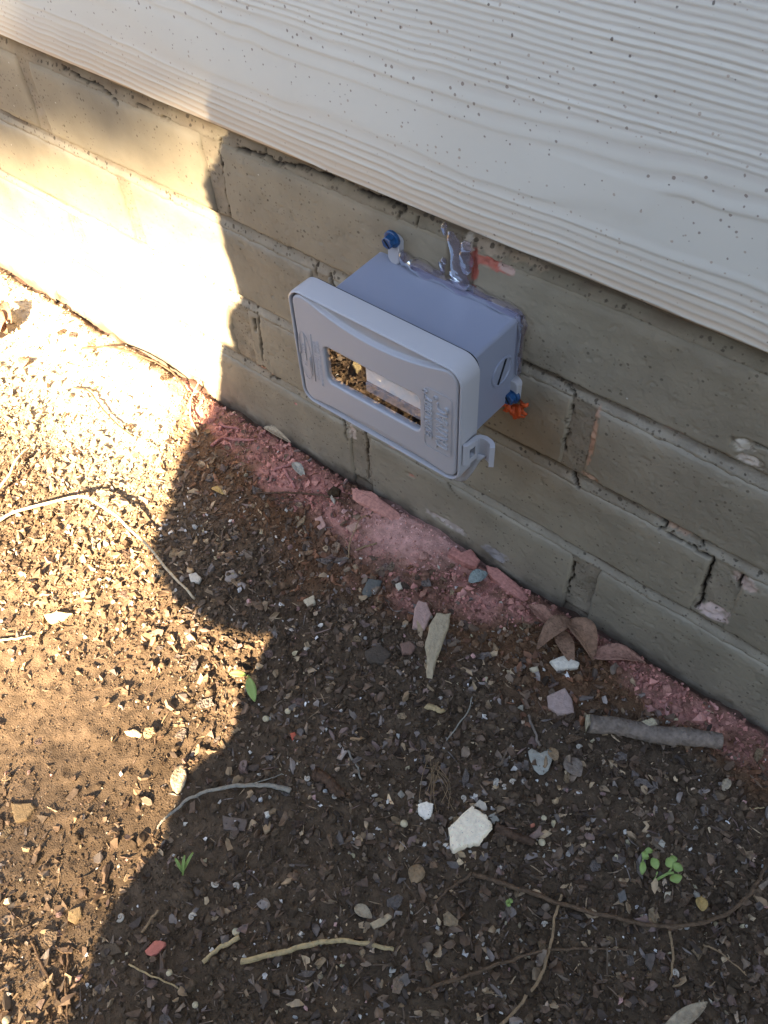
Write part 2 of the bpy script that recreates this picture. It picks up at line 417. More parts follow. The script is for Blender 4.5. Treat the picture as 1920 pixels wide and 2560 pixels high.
def mortar_mesh():
    u = axis(-0.40, 0.42, 0.0014, WX0, WX1); v = np.arange(-0.06, 0.372, 0.0014)
    Xb, Zb = np.meshgrid(u, v, indexing='ij'); x = Xb.ravel(); z = Zb.ravel()
    k = np.floor(z / C); f = z - k * C                       # height above the bed below the brick
    # bed joint: deepest right under the upper brick, weathered out to the arris of the lower brick
    t = np.clip((C - f) / 0.011, 0, 1)
    bed = (f > C - 0.012)
    out = np.where(bed, -0.0072 + 0.0054 * t ** 0.85, -0.0024)
    out = out + 0.0010 * fbm(x * 70, z * 70, 51, 3) + 0.0005 * fbm(x * 260, z * 260, 53, 2) + 0.0009 * fbm(x * 12, z * 30, 55, 2)
    out = out - 0.0030 * crack_field(x, z)
    for px, pz, rx, rz, pc in PATCH:
        q = np.hypot((x - px) / rx, (z - pz) / rz) + 0.3 * vn(x * 150, z * 150, 3)
        out = out - 0.0010 * sst(1.1, 0.85, q) * (1 + vn(x * 500, z * 500, 9))
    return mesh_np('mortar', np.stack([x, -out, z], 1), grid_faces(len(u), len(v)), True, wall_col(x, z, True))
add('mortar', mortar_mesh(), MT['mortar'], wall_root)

# ---- lap siding above the brick
SZ = 0.3172
sid_root = empty('lap_siding', (-0.2, -0.012, SZ))
tag(sid_root, 'pale cream lap siding with embossed wood grain and dark specks', 'siding')
def grain(x, z):
    zz = z - SZ
    F = np.interp(zz, [0, .006, .030, .036, .060, .082, .092, .18], [0, 1.4, 6.6, 7.3, 7.9, 10.2, 13.0, 38.0])
    ph = F + 1.3 * vn(x * 2.6, zz * 11, 61) + 0.42 * vn(x * 13, zz * 30, 63) + 0.13 * vn(x * 50, zz * 60, 65)
    fr = ph - np.floor(ph)
    g = sst(0.0, 0.20, fr) * (1 - sst(0.20, 0.85, fr))      # a ridge with a steep side
    amp = 0.5 + 0.5 * np.clip(vn(x * 5, ph * 1.3, 67) + .35, 0, 1)
    return g * amp
def board(z0, z1, fine):
    if fine:
        u = axis(-0.72, 0.48, 0.0022, WX0, WX1); v = np.arange(z0 + .0012, z1, 0.0008)
    else:
        u = np.linspace(WX0, WX1, 40); v = np.linspace(z0 + .0012, z1, 6)
    Xb, Zb = np.meshgrid(u, v, indexing='ij'); x = Xb.ravel(); z = Zb.ravel()
    y = -0.0145 + 0.0075 * (z - z0) / 0.18
    g = grain(x, z) if fine else 0 * x
    wav = 0.0006 * vn(x * 3, z * 0, 69)
    y = y - 0.00050 * g + wav
    y = y + 0.0012 * np.clip(1 - (z - z0) / 0.0025, 0, 1) ** 2
    n, m = len(u), len(v); co = np.stack([x, y, z], 1)
    f = [grid_faces(n, m)]
    idx = np.arange(n * m).reshape(n, m)[:, 0]
    bz = z0 + 0.0005 * vn(u * 14, u * 0, 70)
    b1 = np.stack([u, co[idx, 1] + 0.0016, bz], 1); b2 = np.stack([u, np.full(n, -0.0035), bz + .0004], 1)
    o1 = len(co); o2 = o1 + n; a = np.arange(n - 1)
    f.append(np.stack([idx[1:], idx[:-1], o1 + a, o1 + a + 1], 1)); f.append(np.stack([o1 + a + 1, o1 + a, o2 + a, o2 + a + 1], 1))
    zz = z - z0
    base = np.array([.60, .585, .515]); n1 = fbm(x * 5, z * 12, 73, 3)
    c = base[None, :] * (1 + 0.03 * n1)[:, None]
    st = (sst(.046, .0, zz + 0.012 * n1) * (0.95 - 1.1 * np.minimum(g, 1) * 1.0))[:, None].clip(0, 1) * (1 if fine else 0)      # earth-splash staining in the hollows low down
    c = c * (1 - st) + np.array([.53, .42, .30]) * st
    if fine:
        ph = sst(0.25, 0.0, g) * sst(.05, .09, zz) * 0.16 * (1 + n1)
        c = c * (1 - ph[:, None]) + np.array([.42, .36, .33]) * ph[:, None]
    col = np.concatenate([c, np.tile([.30, .25, .19], (2 * n, 1))])
    return mesh_np('siding_board', np.concatenate([co, b1, b2]), f, True, col)
for k in range(11):
    add('siding_board', board(SZ + 0.18 * k, SZ + 0.18 * (k + 1) + 0.012, k == 0), MT['siding'], sid_root)
# solid house behind, so no light comes through the wall
hm = bmesh.new()
bmesh.ops.create_cube(hm, size=1)
bmesh.ops.scale(hm, vec=(WX1 - WX0 - .02, 0.30, 2.6), verts=hm.verts)
bmesh.ops.translate(hm, vec=((WX0 + WX1) / 2, 0.181, 1.0), verts=hm.verts)
hme = bpy.data.meshes.new('wall_core'); hm.to_mesh(hme); hm.free()
add('wall_core', hme, mat('sheathing', (.3, .27, .22), 0.9), wall_root)

# ================================================================== OUTLET BOX
BX0, BX1, BZ0, BZ1 = 0.0, 0.1137, 0.1925, 0.2620
LX0, LX1, LZ0, LZ1 = -0.0138, 0.1238, 0.1772, 0.2735
YF, YB = -0.0742, -0.0565
box = empty('outlet_box', ((BX0 + BX1) / 2, 0.0, (BZ0 + BZ1) / 2))
tag(box, 'grey plastic weatherproof outlet box with tinted window lid screwed to brick wall', 'outlet box')
def rrect(x0, x1, z0, z1, r, n=8):
    """closed outline, clockwise seen from the front (-y)"""
    pts = []
    for cx, cz, a0 in ((x1 - r, z1 - r, 90), (x1 - r, z0 + r, 0), (x0 + r, z0 + r, -90), (x0 + r, z1 - r, -180)):
        for k in range(n + 1):
            a = rad(a0 - 90 * k / n); pts.append((cx + r * math.cos(a), cz + r * math.sin(a)))
    return np.array(pts)
def loft(name, rings, matl, parent, cap0=False, cap1=True, smooth=True, closed=False, sharp=30):
    """rings: list of (outline (k,2), y)"""
    k = len(rings[0][0]); co = []; f = []
    for o, y in rings: co.append(np.stack([o[:, 0], np.full(k, y) if np.isscalar(y) else y, o[:, 1]], 1))
    a = np.arange(k); nx = (a + 1) % k
    nr = len(rings)
    for i in range(nr if closed else nr - 1):
        b = k * i; c = k * ((i + 1) % nr)
        f.append(np.stack([b + a, b + nx, c + nx, c + a], 1))
    faces = [np.concatenate(f)]
    if cap1: faces.append((np.arange(k) + k * (nr - 1))[None, :])
    if cap0: faces.append(np.arange(k)[::-1][None, :])
    me = mesh_np(name, np.concatenate(co), faces, False)
    bm = bmesh.new(); bm.from_mesh(me)
    bmesh.ops.recalc_face_normals(bm, faces=bm.faces)
    for fc in bm.faces: fc.smooth = smooth
    for e in bm.edges:
        if len(e.link_faces) == 2 and e.calc_face_angle(0) > rad(sharp): e.smooth = False
    bm.to_mesh(me); bm.free()
    return add(name, me, matl, parent)
def rr(i, x0=LX0, x1=LX1, z0=LZ0, z1=LZ1, r=0.0115, n=8): return rrect(x0 + i, x1 - i, z0 + i, z1 - i, max(r - i, .0006), n)
def rb(i): return rr(i, BX0, BX1, BZ0, BZ1, .0030, 5)
body = loft('body', [(rb(-.0004), .004), (rb(0), -.02), (rb(.0006), -.0535), (rb(.0016), -.0543), (rb(.004), -.0545)], MT['plastic_body'], box)
gas = loft('gasket', [(rr(.0030), -.0538), (rr(.0024), -.0545), (rr(.0024), -.0592), (rr(.006), -.0594)], MT['gasket'], box, cap0=True)
# lid: a deep rim and the shaped front panel inside it
lid = loft('lid_rim', [(rr(.0028), -.0600), (rr(.0006), -.0566), (rr(0), -.0572), (rr(0), -.0722), (rr(.0004), -.0738), (rr(.0012), -.0744), (rr(.0019), -.0740), (rr(.0022), -.0728), (rr(.0024), -.0655), (rr(.0060), -.0650)], MT['plastic'], box, cap1=False)
WIN = (0.0130, 0.0922, 0.2068, 0.2382, 0.0050)
def sd_rr(x, z, x0, x1, z0, z1, r):
    cx, cz = (x0 + x1) / 2, (z0 + z1) / 2
    qx = np.abs(x - cx) - (x1 - x0) / 2 + r; qz = np.abs(z - cz) - (z1 - z0) / 2 + r
    return np.minimum(np.maximum(qx, qz), 0) + np.hypot(np.maximum(qx, 0), np.maximum(qz, 0)) - r
def panel():
    st = 0.00055
    ins = 0.0034
    x0, x1, z0, z1 = LX0 + ins, LX1 - ins, LZ0 + ins, LZ1 - ins
    u = np.arange(x0 - st, x1 + 2 * st, st); v = np.arange(z0 - st, z1 + 2 * st, st)
    Xb, Zb = np.meshgrid(u, v, indexing='ij'); x = Xb.ravel().copy(); z = Zb.ravel().copy()
    def sd(x, z): return np.maximum(sd_rr(x, z, x0, x1, z0, z1, .0085), -sd_rr(x, z, *WIN))
    F = grid_faces(len(u), len(v))
    xc, zc = x[F].mean(1), z[F].mean(1)
    F = F[sd(xc, zc) < 0]
    used = np.unique(F)
    for _ in range(3):        # snap the rim vertices on to the outline
        s = sd(x, z); near = np.abs(s) < st * 0.95
        h = 1e-6; gxn = (sd(x + h, z) - s) / h; gzn = (sd(x, z + h) - s) / h
        cnt = np.bincount(F.ravel(), minlength=len(x)); bd = (cnt > 0) & (cnt < 4) & near
        x[bd] -= s[bd] * gxn[bd]; z[bd] -= s[bd] * gzn[bd]
    out = np.full(len(x), 0.0742)
    arc = 0.2600 + ((x - .057) / .058) ** 2 * 0.0105
    out -= 0.0034 * sst(0.0, 0.0013, z - arc)
    arcb = 0.1805 + 0.0048 * np.clip(1 - ((x - .055) / .058) ** 2, 0, 1)
    out -= 0.0016 * sst(0.0010, 0.0, z - arcb)
    e = -sd_rr(x, z, x0, x1, z0, z1, .0085)
    out -= 0.0010 * np.clip(1 - e / .0016, 0, 1) ** 2
    w = sd_rr(x, z, *WIN)
    out -= 0.0009 * np.clip(1 - w / .0012, 0, 1) ** 2
    out += 0.0005 * np.cos((x - .055) / .07 * 1.4) - .0003
    remap = -np.ones(len(x), np.int64); remap[used] = np.arange(len(used))
    co = np.stack([x, -out, z], 1)[used]; F = remap[F]
    # skirt: carry every open edge back 4 mm
    ed = np.concatenate([F[:, [0, 1]], F[:, [1, 2]], F[:, [2, 3]], F[:, [3, 0]]])
    key = np.sort(ed, 1); _, inv, ct = np.unique(key[:, 0] * len(co) + key[:, 1], return_inverse=True, return_counts=True)
    op = ed[ct[inv] == 1]
    vid = np.unique(op); rm = -np.ones(len(co), np.int64); rm[vid] = len(co) + np.arange(len(vid))
    bk = co[vid].copy(); bk[:, 1] = -0.0690
    S = np.stack([op[:, 1], op[:, 0], rm[op[:, 0]], rm[op[:, 1]]], 1)
    me = mesh_np('lid_panel', np.concatenate([co, bk]), [F, S], True)
    sh = np.zeros(len(me.edges), bool)
    ev = np.zeros(len(me.edges) * 2, np.int32); me.edges.foreach_get('vertices', ev); ev = ev.reshape(-1, 2)
    isb = np.zeros(len(me.vertices), bool); isb[vid] = True
    sh = isb[ev].all(1)
    at = me.attributes.new('sharp_edge', 'BOOLEAN', 'EDGE'); at.data.foreach_set('value', sh)
    return add('lid_panel', me, MT['plastic'], box)
pan = panel()
# tinted window
def window_material():
    m = bpy.data.materials.new('tinted_polycarbonate'); m.use_nodes = True; nt = m.node_tree
    nt.nodes.remove(nt.nodes['Principled BSDF']); out = nt.nodes['Material Output']
    tr = nt.nodes.new('ShaderNodeBsdfTransparent'); tr.inputs[0].default_value = (.94, .94, .94, 1)
    gl = nt.nodes.new('ShaderNodeBsdfGlossy'); gl.inputs['Roughness'].default_value = 0.015
    fr = nt.nodes.new('ShaderNodeFresnel'); fr.inputs['IOR'].default_value = 1.58
    mx = nt.nodes.new('ShaderNodeMixShader'); mx.inputs[0].default_value = .17
    nt.links.new(tr.outputs[0], mx.inputs[1]); nt.links.new(gl.outputs[0], mx.inputs[2]); nt.links.new(mx.outputs[0], out.inputs[0])
    return m
MT['window'] = window_material()
W = WIN
loft('window', [(rrect(W[0] - .0012, W[1] + .0012, W[2] - .0012, W[3] + .0012, .006), -.0712), (rrect(W[0] - .0012, W[1] + .0012, W[2] - .0012, W[3] + .0012, .006), -.0722)], MT['window'], box, cap0=False, cap1=True)
def slab(name, x0, x1, y0, y1, z0, z1, m, parent, bev=0.0006):
    bm = bmesh.new(); bmesh.ops.create_cube(bm, size=1)
    bmesh.ops.scale(bm, vec=(x1 - x0, y1 - y0, z1 - z0), verts=bm.verts)
    bmesh.ops.translate(bm, vec=((x0 + x1) / 2, (y0 + y1) / 2, (z0 + z1) / 2), verts=bm.verts)
    if bev: bmesh.ops.bevel(bm, geom=bm.edges[:], offset=bev, segments=2, affect='EDGES')
    me = bpy.data.meshes.new(name); bm.to_mesh(me); bm.free()
    return add(name, me, m, parent)
rec = slab('receptacle', .044, .098, -.0700, -.0594, .2125, .2205, MT['inner2'], box)
slab('receptacle_top', .044, .098, -.0690, -.0594, .2207, .2450, MT['inner'], rec)
# lettering, emblem and printed lines on the panel: raised plastic
def text_mesh(body_txt, size, extrude, shear=0.0, sx=1.0, off=0.0):
    cu = bpy.data.curves.new('t', 'FONT'); cu.body = body_txt; cu.size = size; cu.extrude = extrude; cu.shear = shear; cu.resolution_u = 3; cu.offset = off
    o = bpy.data.objects.new('t', cu); COL.objects.link(o); bpy.context.view_layer.update()
    me = bpy.data.meshes.new_from_object(o.evaluated_get(bpy.context.evaluated_depsgraph_get()))
    bpy.data.objects.remove(o); bpy.data.curves.remove(cu)
    return me
def lettering(txt, X0, Z0, length, height, shear=0.0, bold=0.0):
    me = text_mesh(txt, 1.0, 0.0, shear, off=bold)
    co = np.zeros(len(me.vertices) * 3, np.float32); me.vertices.foreach_get('co', co); co = co.reshape(-1, 3)
    lo, hi = co.min(0), co.max(0)
    bpy.data.meshes.remove(me)
    me = text_mesh(txt, 1.0, 0.5, shear, off=bold)
    co = np.zeros(len(me.vertices) * 3, np.float32); me.vertices.foreach_get('co', co); co = co.reshape(-1, 3)
    tx = (co[:, 0] - lo[0]) / (hi[0] - lo[0]) * length; ty = (co[:, 1] - lo[1]) / (hi[1] - lo[1]) * height; tz = co[:, 2] / 0.5 * 0.00075
    new = np.stack([X0 - ty, -0.07455 - tz, Z0 + tx], 1)
    me.vertices.foreach_set('co', np.ascontiguousarray(new, dtype=np.float32).ravel()); me.update()
    me.name = 'lettering'
    return add('lettering', me, MT['plastic'], pan)
lettering('TAYMAC', .1140, .2030, .0385, .0090, 0.12)
lettering('EXTRA DUTY', .1022, .2085, .0345, .0055, 0.25)
lettering('\u00ae', .1063, .2432, .0030, .0032)
lettering('\u00ae', .0986, .2448, .0030, .0032)
def tube_np(path, radii, k=6, seed=0, rough=0.0, flat=1.0):
    P = np.array(path, float); n = len(P); R = np.broadcast_to(np.asarray(radii, float), (n,)).copy()
    T = np.gradient(P, axis=0); T /= np.linalg.norm(T, axis=1)[:, None] + 1e-12
    ref = np.array([0.13, 0.21, 1.0]); 
    A = np.cross(T, ref); A /= np.linalg.norm(A, axis=1)[:, None] + 1e-12; B = np.cross(A, T)
    rs = np.random.default_rng(seed)
    ang = np.arange(k) / k * 2 * math.pi
    co = []
    for i in range(n):
        rr_ = R[i] * (1 + rough * rs.uniform(-1, 1, k))
        co.append(P[i] + (np.cos(ang) * rr_)[:, None] * A[i] + (np.sin(ang) * rr_ * flat)[:, None] * B[i])
    co = np.concatenate(co); f = []
    a = np.arange(k); nx = (a + 1) % k
    for i in range(n - 1): f.append(np.stack([k * i + a, k * i + nx, k * (i + 1) + nx, k * (i + 1) + a], 1))
    return co, [np.concatenate(f), a[::-1][None, :], (a + k * (n - 1))[None, :]]
def panel_line(name, pts, r, parent=pan):
    P = [(x, -0.0745, z) for x, z in pts]
    co, f = tube_np(P, r, 5); return add(name, mesh_np(name, co, f, True), MT['plastic'], parent)
o = rrect(.0962, .1168, .1990, .2500, .003, 4); panel_line('raised_border', [tuple(q) for q in o] + [tuple(o[0])], .00022)
panel_line('raised_line', [(.0030, .2425), (.0018, .2010)], .00025)
panel_line('raised_line', [(-.0035, .2400), (-.0040, .2170)], .00022)
el = [( -.0045 + .0052 * math.cos(t) , .2205 + .0205 * math.sin(t)) for t in np.linspace(0, 2 * math.pi, 40)]
for k in range(5):
    panel_line('emblem_arc', [(-.0097 + .0004 * k + .0012 * (1 - math.cos(t)) * 2, .2215 + .0165 * (1 - k * .17) * math.sin(t)) for t in np.linspace(-.1, 1.35, 9)], .0002)
    panel_line('emblem_arc', [(.0006 - .0004 * k - .0012 * (1 - math.cos(t)) * 2, .2200 - .0165 * (1 - k * .17) * math.sin(t)) for t in np.linspace(-.1, 1.35, 9)], .0002)
panel_line('emblem_ring', el, .00016)
tick_co = []; tick_f = []
rs = np.random.default_rng(3)
for col_x, h_, zs in ((.0052, .0021, np.arange(.2035, .2385, .00125)), (.0086, .0021, np.arange(.2005, .2395, .00125)), (-.0052, .0018, np.arange(.212, .230, .0022))):
    for zz in zs:
        if rs.random() < .12: continue
        kind = rs.integers(0, 3)
        segs = [((col_x - h_ / 2, zz), (col_x + h_ / 2, zz + (.0004 if kind == 1 else 0)))]
        if kind == 2: segs.append(((col_x + h_ / 2 * rs.choice([-1, 1]), zz), (col_x + h_ / 2 * rs.choice([-1, 1]), zz + .0009)))
        for (ax, az), (bx_, bz_) in segs:
            c_, f_ = tube_np([(ax, -.0745, az), ((ax + bx_) / 2, -.0745, (az + bz_) / 2 + 1e-5), (bx_, -.0745, bz_)], .00016, 4)
            tick_f += [(f_[0] + len(np.concatenate(tick_co)) if tick_co else f_[0])]; tick_co.append(c_)
add('fine_print', mesh_np('fine_print', np.concatenate(tick_co), [np.concatenate(tick_f)], True), MT['plastic'], pan)
# slotted closing plug on the right side
def disc_x(name, x, y, z, r, h, matl, parent, n=32):
    a = np.linspace(0, 2 * math.pi, n, endpoint=False)
    rings = [(x - .001, r), (x + h * .4, r), (x + h, r - h * .5), (x + h, r - h * 1.6), (x + h * .25, r - h * 2.2), (x + h * .25, .0002)]
    co = np.concatenate([np.stack([np.full(n, xx), y + rr_ * np.cos(a), z + rr_ * np.sin(a)], 1) for xx, rr_ in rings]); f = []
    i = np.arange(n); nx = (i + 1) % n
    for k in range(len(rings) - 1): f.append(np.stack([k * n + i, k * n + nx, (k + 1) * n + nx, (k + 1) * n + i], 1))
    return add(name, mesh_np(name, co, [np.concatenate(f)], False), matl, parent)
plug = disc_x('closing_plug', BX1, -.0172, .2290, .0112, .0010, MT['plastic_body'], box)
sl = slab('slot', BX1 + .0001, BX1 + .0008, -.0008, .0008, -.0098, .0098, MT['gasket'], plug, 0)
sl.matrix_parent_inverse = Matrix.Identity(4)
sl.location = (0, -.0172, .2290); sl.rotation_euler = (rad(-24), 0, 0)
sl.matrix_parent_inverse = parent_world(plug).inverted()
# mounting lugs and hex screws
def lug(name, cx, cz, w, h, y0, y1):
    return loft(name, [(rrect(cx - w / 2, cx + w / 2, cz - h / 2, cz + h / 2, min(w, h) * .42, 6), y0), (rrect(cx - w / 2, cx + w / 2, cz - h / 2, cz + h / 2, min(w, h) * .42, 6), y1), (rrect(cx - w / 2 + .0005, cx + w / 2 - .0005, cz - h / 2 + .0005, cz + h / 2 - .0005, min(w, h) * .40, 6), y1 - .0005)], MT['plastic'], box)
lug('mounting_lug', .0170, .2720, .0095, .0200, .003, -.0045)
lug('mounting_lug', .1145, .2020, .0100, .0200, .003, -.0045)
def hex_screw(cx, cz, y, twist, tilt):
    n = 24; a = np.arange(n) / n * 2 * math.pi
    hexr = .0043 * math.cos(math.pi / 6) / np.cos((a + twist) % (math.pi / 3) - math.pi / 6) * 1.06
    rings = [(.0010, np.full(n, .0060)), (-.0008, np.full(n, .0060)), (-.0013, np.full(n, .0055)), (-.0015, hexr), (-.0054, hexr), (-.0060, hexr * .86), (-.0058, hexr * .4), (-.0057, hexr * .02)]
    co = np.concatenate([np.stack([r * np.cos(a), np.full(n, yy), r * np.sin(a)], 1) for yy, r in rings]); f = []
    i = np.arange(n); nx = (i + 1) % n
    for k in range(len(rings) - 1): f.append(np.stack([k * n + i, k * n + nx, (k + 1) * n + nx, (k + 1) * n + i], 1))
    me = mesh_np('screw', co, [np.concatenate(f)], False)
    me.transform(Matrix.Translation((cx, y, cz)) @ Matrix.Rotation(tilt, 4, 'X'))
    s = add('screw', me, MT['screw'], box)
    c2 = math.cos(.6); 
    bm = bmesh.new(); bmesh.ops.create_cube(bm, size=1); bmesh.ops.scale(bm, vec=(.0066, .0008, .0009), verts=bm.verts)
    bmesh.ops.transform(bm, matrix=Matrix.Translation((cx, y, cz)) @ Matrix.Rotation(tilt, 4, 'X') @ Matrix.Translation((0, -.00585, 0)) @ Matrix.Rotation(.9, 4, 'Y'), verts=bm.verts)
    m2 = bpy.data.meshes.new('slot'); bm.to_mesh(m2); bm.free(); add('slot', m2, MT['gasket'], s)
hex_screw(.0165, .2805, -.0048, .2, 0.05)
hex_screw(.1152, .1985, -.0040, .7, -0.05)
# crumpled orange plug sleeve around the lower screw
a_co = []; a_f = []
rs = np.random.default_rng(8)
for k in range(12):
    t = rs.uniform(-2.6, 0.5); r = .0052
    px, pz = .1172 + r * math.cos(t), .1950 + r * math.sin(t)
    q = []
    for i in range(4):
        s_ = i / 3; wv = .0022 * (1 - .5 * s_)
        bx_, bz_ = px + math.cos(t) * .0080 * s_ + rs.normal(0, .0006), pz + math.sin(t) * .0080 * s_ + rs.normal(0, .0006)
        yy = -.0035 - .0035 * math.sin(s_ * 2.6) + rs.normal(0, .0005)
        q += [(bx_ - math.sin(t) * wv, yy, bz_ + math.cos(t) * wv), (bx_ + math.sin(t) * wv, yy - .0006, bz_ - math.cos(t) * wv)]
    b = len(a_co); a_co += q
    a_f += [(b + 2 * i, b + 2 * i + 1, b + 2 * i + 3, b + 2 * i + 2) for i in range(3)]
me = mesh_np('wall_plug', np.array(a_co), [np.array(a_f)], True)
wp = add('wall_plug', me, MT['anchor'], box); wp['label'] = 'crumpled orange plastic sleeve around the lower screw'
sm = wp.modifiers.new('thick', 'SOLIDIFY'); sm.thickness = .0007
# latch at the lower right corner of the lid
def ribbon(name, pts, z0, z1, th, parent, hole=None, zfun=None):
    """vertical strip following (x, y) points"""
    P = np.array(pts); T = np.gradient(P, axis=0); T /= np.linalg.norm(T, axis=1)[:, None]; N = np.stack([T[:, 1], -T[:, 0]], 1)
    n = len(P); zs = [z0, (z0 * .72 + z1 * .28), (z0 * .28 + z1 * .72), z1]
    co = []; f = []
    for s in (0, 1):
        for k, z in enumerate(zs):
            q = P + N * th * (s - .5)
            zz = np.full(n, z) if zfun is None else np.array([zfun(i / (n - 1), z) for i in range(n)])
            co.append(np.stack([q[:, 0], q[:, 1], zz], 1))
    co = np.concatenate(co)
    def vid(s, k, i): return (s * 4 + k) * n + i
    for i in range(n - 1):
        for k in range(3):
            if hole and k == 1 and hole[0] <= i < hole[1]:
                for (A, B) in (((1, i), (1, i + 1)), ((2, i + 1), (2, i))):
                    f.append((vid(0, *A), vid(0, *B), vid(1, *B), vid(1, *A)))
                if i == hole[0]: f.append((vid(0, 2, i), vid(0, 1, i), vid(1, 1, i), vid(1, 2, i)))
                if i == hole[1] - 1: f.append((vid(0, 1, i + 1), vid(0, 2, i + 1), vid(1, 2, i + 1), vid(1, 1, i + 1)))
                continue
            f.append((vid(0, k, i), vid(0, k, i + 1), vid(0, k + 1, i + 1), vid(0, k + 1, i))); f.append((vid(1, k, i + 1), vid(1, k, i), vid(1, k + 1, i), vid(1, k + 1, i + 1)))
        f.append((vid(0, 3, i), vid(0, 3, i + 1), vid(1, 3, i + 1), vid(1, 3, i))); f.append((vid(0, 0, i + 1), vid(0, 0, i), vid(1, 0, i), vid(1, 0, i + 1)))
    for k in range(3):
        f.append((vid(0, k + 1, 0), vid(1, k + 1, 0), vid(1, k, 0), vid(0, k, 0))); f.append((vid(0, k, n - 1), vid(1, k, n - 1), vid(1, k + 1, n - 1), vid(0, k + 1, n - 1)))
    me = mesh_np(name, co, [np.array(f)], False)
    return add(name, me, MT['plastic'], parent)
latch = ribbon('latch', [(.1238, -.0716), (.1252, -.0706), (.1260, -.0690), (.1262, -.0665), (.1264, -.0640), (.1268, -.0615), (.1280, -.0597), (.1312, -.0584), (.1348, -.0588), (.1380, -.0604), (.1398, -.0632)], .1965, .2140, .0032, box, hole=(2, 4))
# tongue under the latch, curling below the lid corner
def tongue():
    rows = [(.2005, .1240, .1340), (.1930, .1236, .1296), (.1870, .1215, .1274), (.1810, .1192, .1254), (.1750, .1165, .1230), (.1690, .1125, .1206), (.1655, .1098, .1180), (.1635, .1105, .1150)]
    co = []; f = []
    for s in (0, 1):
        for z, xa, xb in rows:
            for k in range(5):
                t = k / 4; co.append((xa + (xb - xa) * t, -.0612 - .0012 * math.sin(t * 3.1) + (.0018 if s else 0), z))
    R = len(rows)
    def vid(s, i, k): return s * R * 5 + i * 5 + k
    for i in range(R - 1):
        for k in range(4):
            f.append((vid(0, i, k), vid(0, i + 1, k), vid(0, i + 1, k + 1), vid(0, i, k + 1))); f.append((vid(1, i, k), vid(1, i, k + 1), vid(1, i + 1, k + 1), vid(1, i + 1, k)))
        f.append((vid(0, i, 4), vid(0, i + 1, 4), vid(1, i + 1, 4), vid(1, i, 4))); f.append((vid(0, i, 0), vid(1, i, 0), vid(1, i + 1, 0), vid(0, i + 1, 0)))
    for k in range(4):
        f.append((vid(0, R - 1, k), vid(1, R - 1, k), vid(1, R - 1, k + 1), vid(0, R - 1, k + 1))); f.append((vid(0, 0, k), vid(0, 0, k + 1), vid(1, 0, k + 1), vid(1, 0, k)))
    me = mesh_np('latch_tongue', np.array(co), [np.array(f)], True)
    o = add('latch_tongue', me, MT['plastic'], latch)
    return o
tongue()

# ---- clear sealant round the top and right of the box
def film_material():
    m = bpy.data.materials.new('clear_sealant'); m.use_nodes = True; nt = m.node_tree
    nt.nodes.remove(nt.nodes['Principled BSDF']); out = nt.nodes['Material Output']
    tr = nt.nodes.new('ShaderNodeBsdfTransparent'); tr.inputs[0].default_value = (.90, .88, .94, 1)
    gl = nt.nodes.new('ShaderNodeBsdfGlossy'); gl.inputs['Roughness'].default_value = 0.16
    di = nt.nodes.new('ShaderNodeBsdfDiffuse'); di.inputs[0].default_value = (.40, .37, .45, 1)
    m0 = nt.nodes.new('ShaderNodeMixShader'); m0.inputs[0].default_value = .09
    fr = nt.nodes.new('ShaderNodeFresnel'); fr.inputs['IOR'].default_value = 1.28
    tc = nt.nodes.new('ShaderNodeTexCoord'); nz = nt.nodes.new('ShaderNodeTexNoise'); nz.inputs['Scale'].default_value = 130
    bp = nt.nodes.new('ShaderNodeBump'); bp.inputs['Strength'].default_value = .3; bp.inputs['Distance'].default_value = .002
    nt.links.new(tc.outputs['Object'], nz.inputs['Vector']); nt.links.new(nz.outputs['Fac'], bp.inputs['Height']); nt.links.new(bp.outputs[0], gl.inputs['Normal']); nt.links.new(bp.outputs[0], fr.inputs['Normal'])
    mx = nt.nodes.new('ShaderNodeMixShader'); nt.links.new(tr.outputs[0], m0.inputs[1]); nt.links.new(di.outputs[0], m0.inputs[2])
    nt.links.new(fr.outputs[0], mx.inputs[0]); nt.links.new(m0.outputs[0], mx.inputs[1]); nt.links.new(gl.outputs[0], mx.inputs[2]); nt.links.new(mx.outputs[0], out.inputs[0])
    return m
MT['seal'] = film_material()
seal_root = empty('sealant_bead', (.06, -.003, .266))
tag(seal_root, 'glossy clear sealant smeared along the top edge of the outlet box', 'sealant')
def lumpy(name, path, radii, seed, wallflat=0.32):
    t = np.linspace(0, 1, len(path)); tt = np.linspace(0, 1, len(path) * 14)
    P = np.stack([np.interp(tt, t, np.array(path)[:, k]) for k in range(3)], 1)
    R = np.interp(tt, t, radii); k = 14
    ln = len(path); P[:, 2] += .0010 * vn(tt * ln * 1.3, tt * 0, seed); R = R * (1 + .25 * vn(tt * ln * 1.6, tt * 0 + 3, seed + 1))
    co, f = tube_np(P, R, k, seed, 0.0)
    ph = np.tile(np.arange(k), len(P)); ti = np.repeat(tt, k)
    c0 = np.repeat(P, k, 0)
    co = c0 + (co - c0) * (1 + .14 * np.sin(ph / k * 6.283 * 2 + ti * ln * 2) + .07 * np.sin(ph / k * 6.283 * 3 - ti * ln * 3 + seed))[:, None]
    if wallflat: co[:, 1] = c0[:, 1] + (co[:, 1] - c0[:, 1]) * wallflat
    return add(name, mesh_np(name, co, f, True), MT['seal'], seal_root)
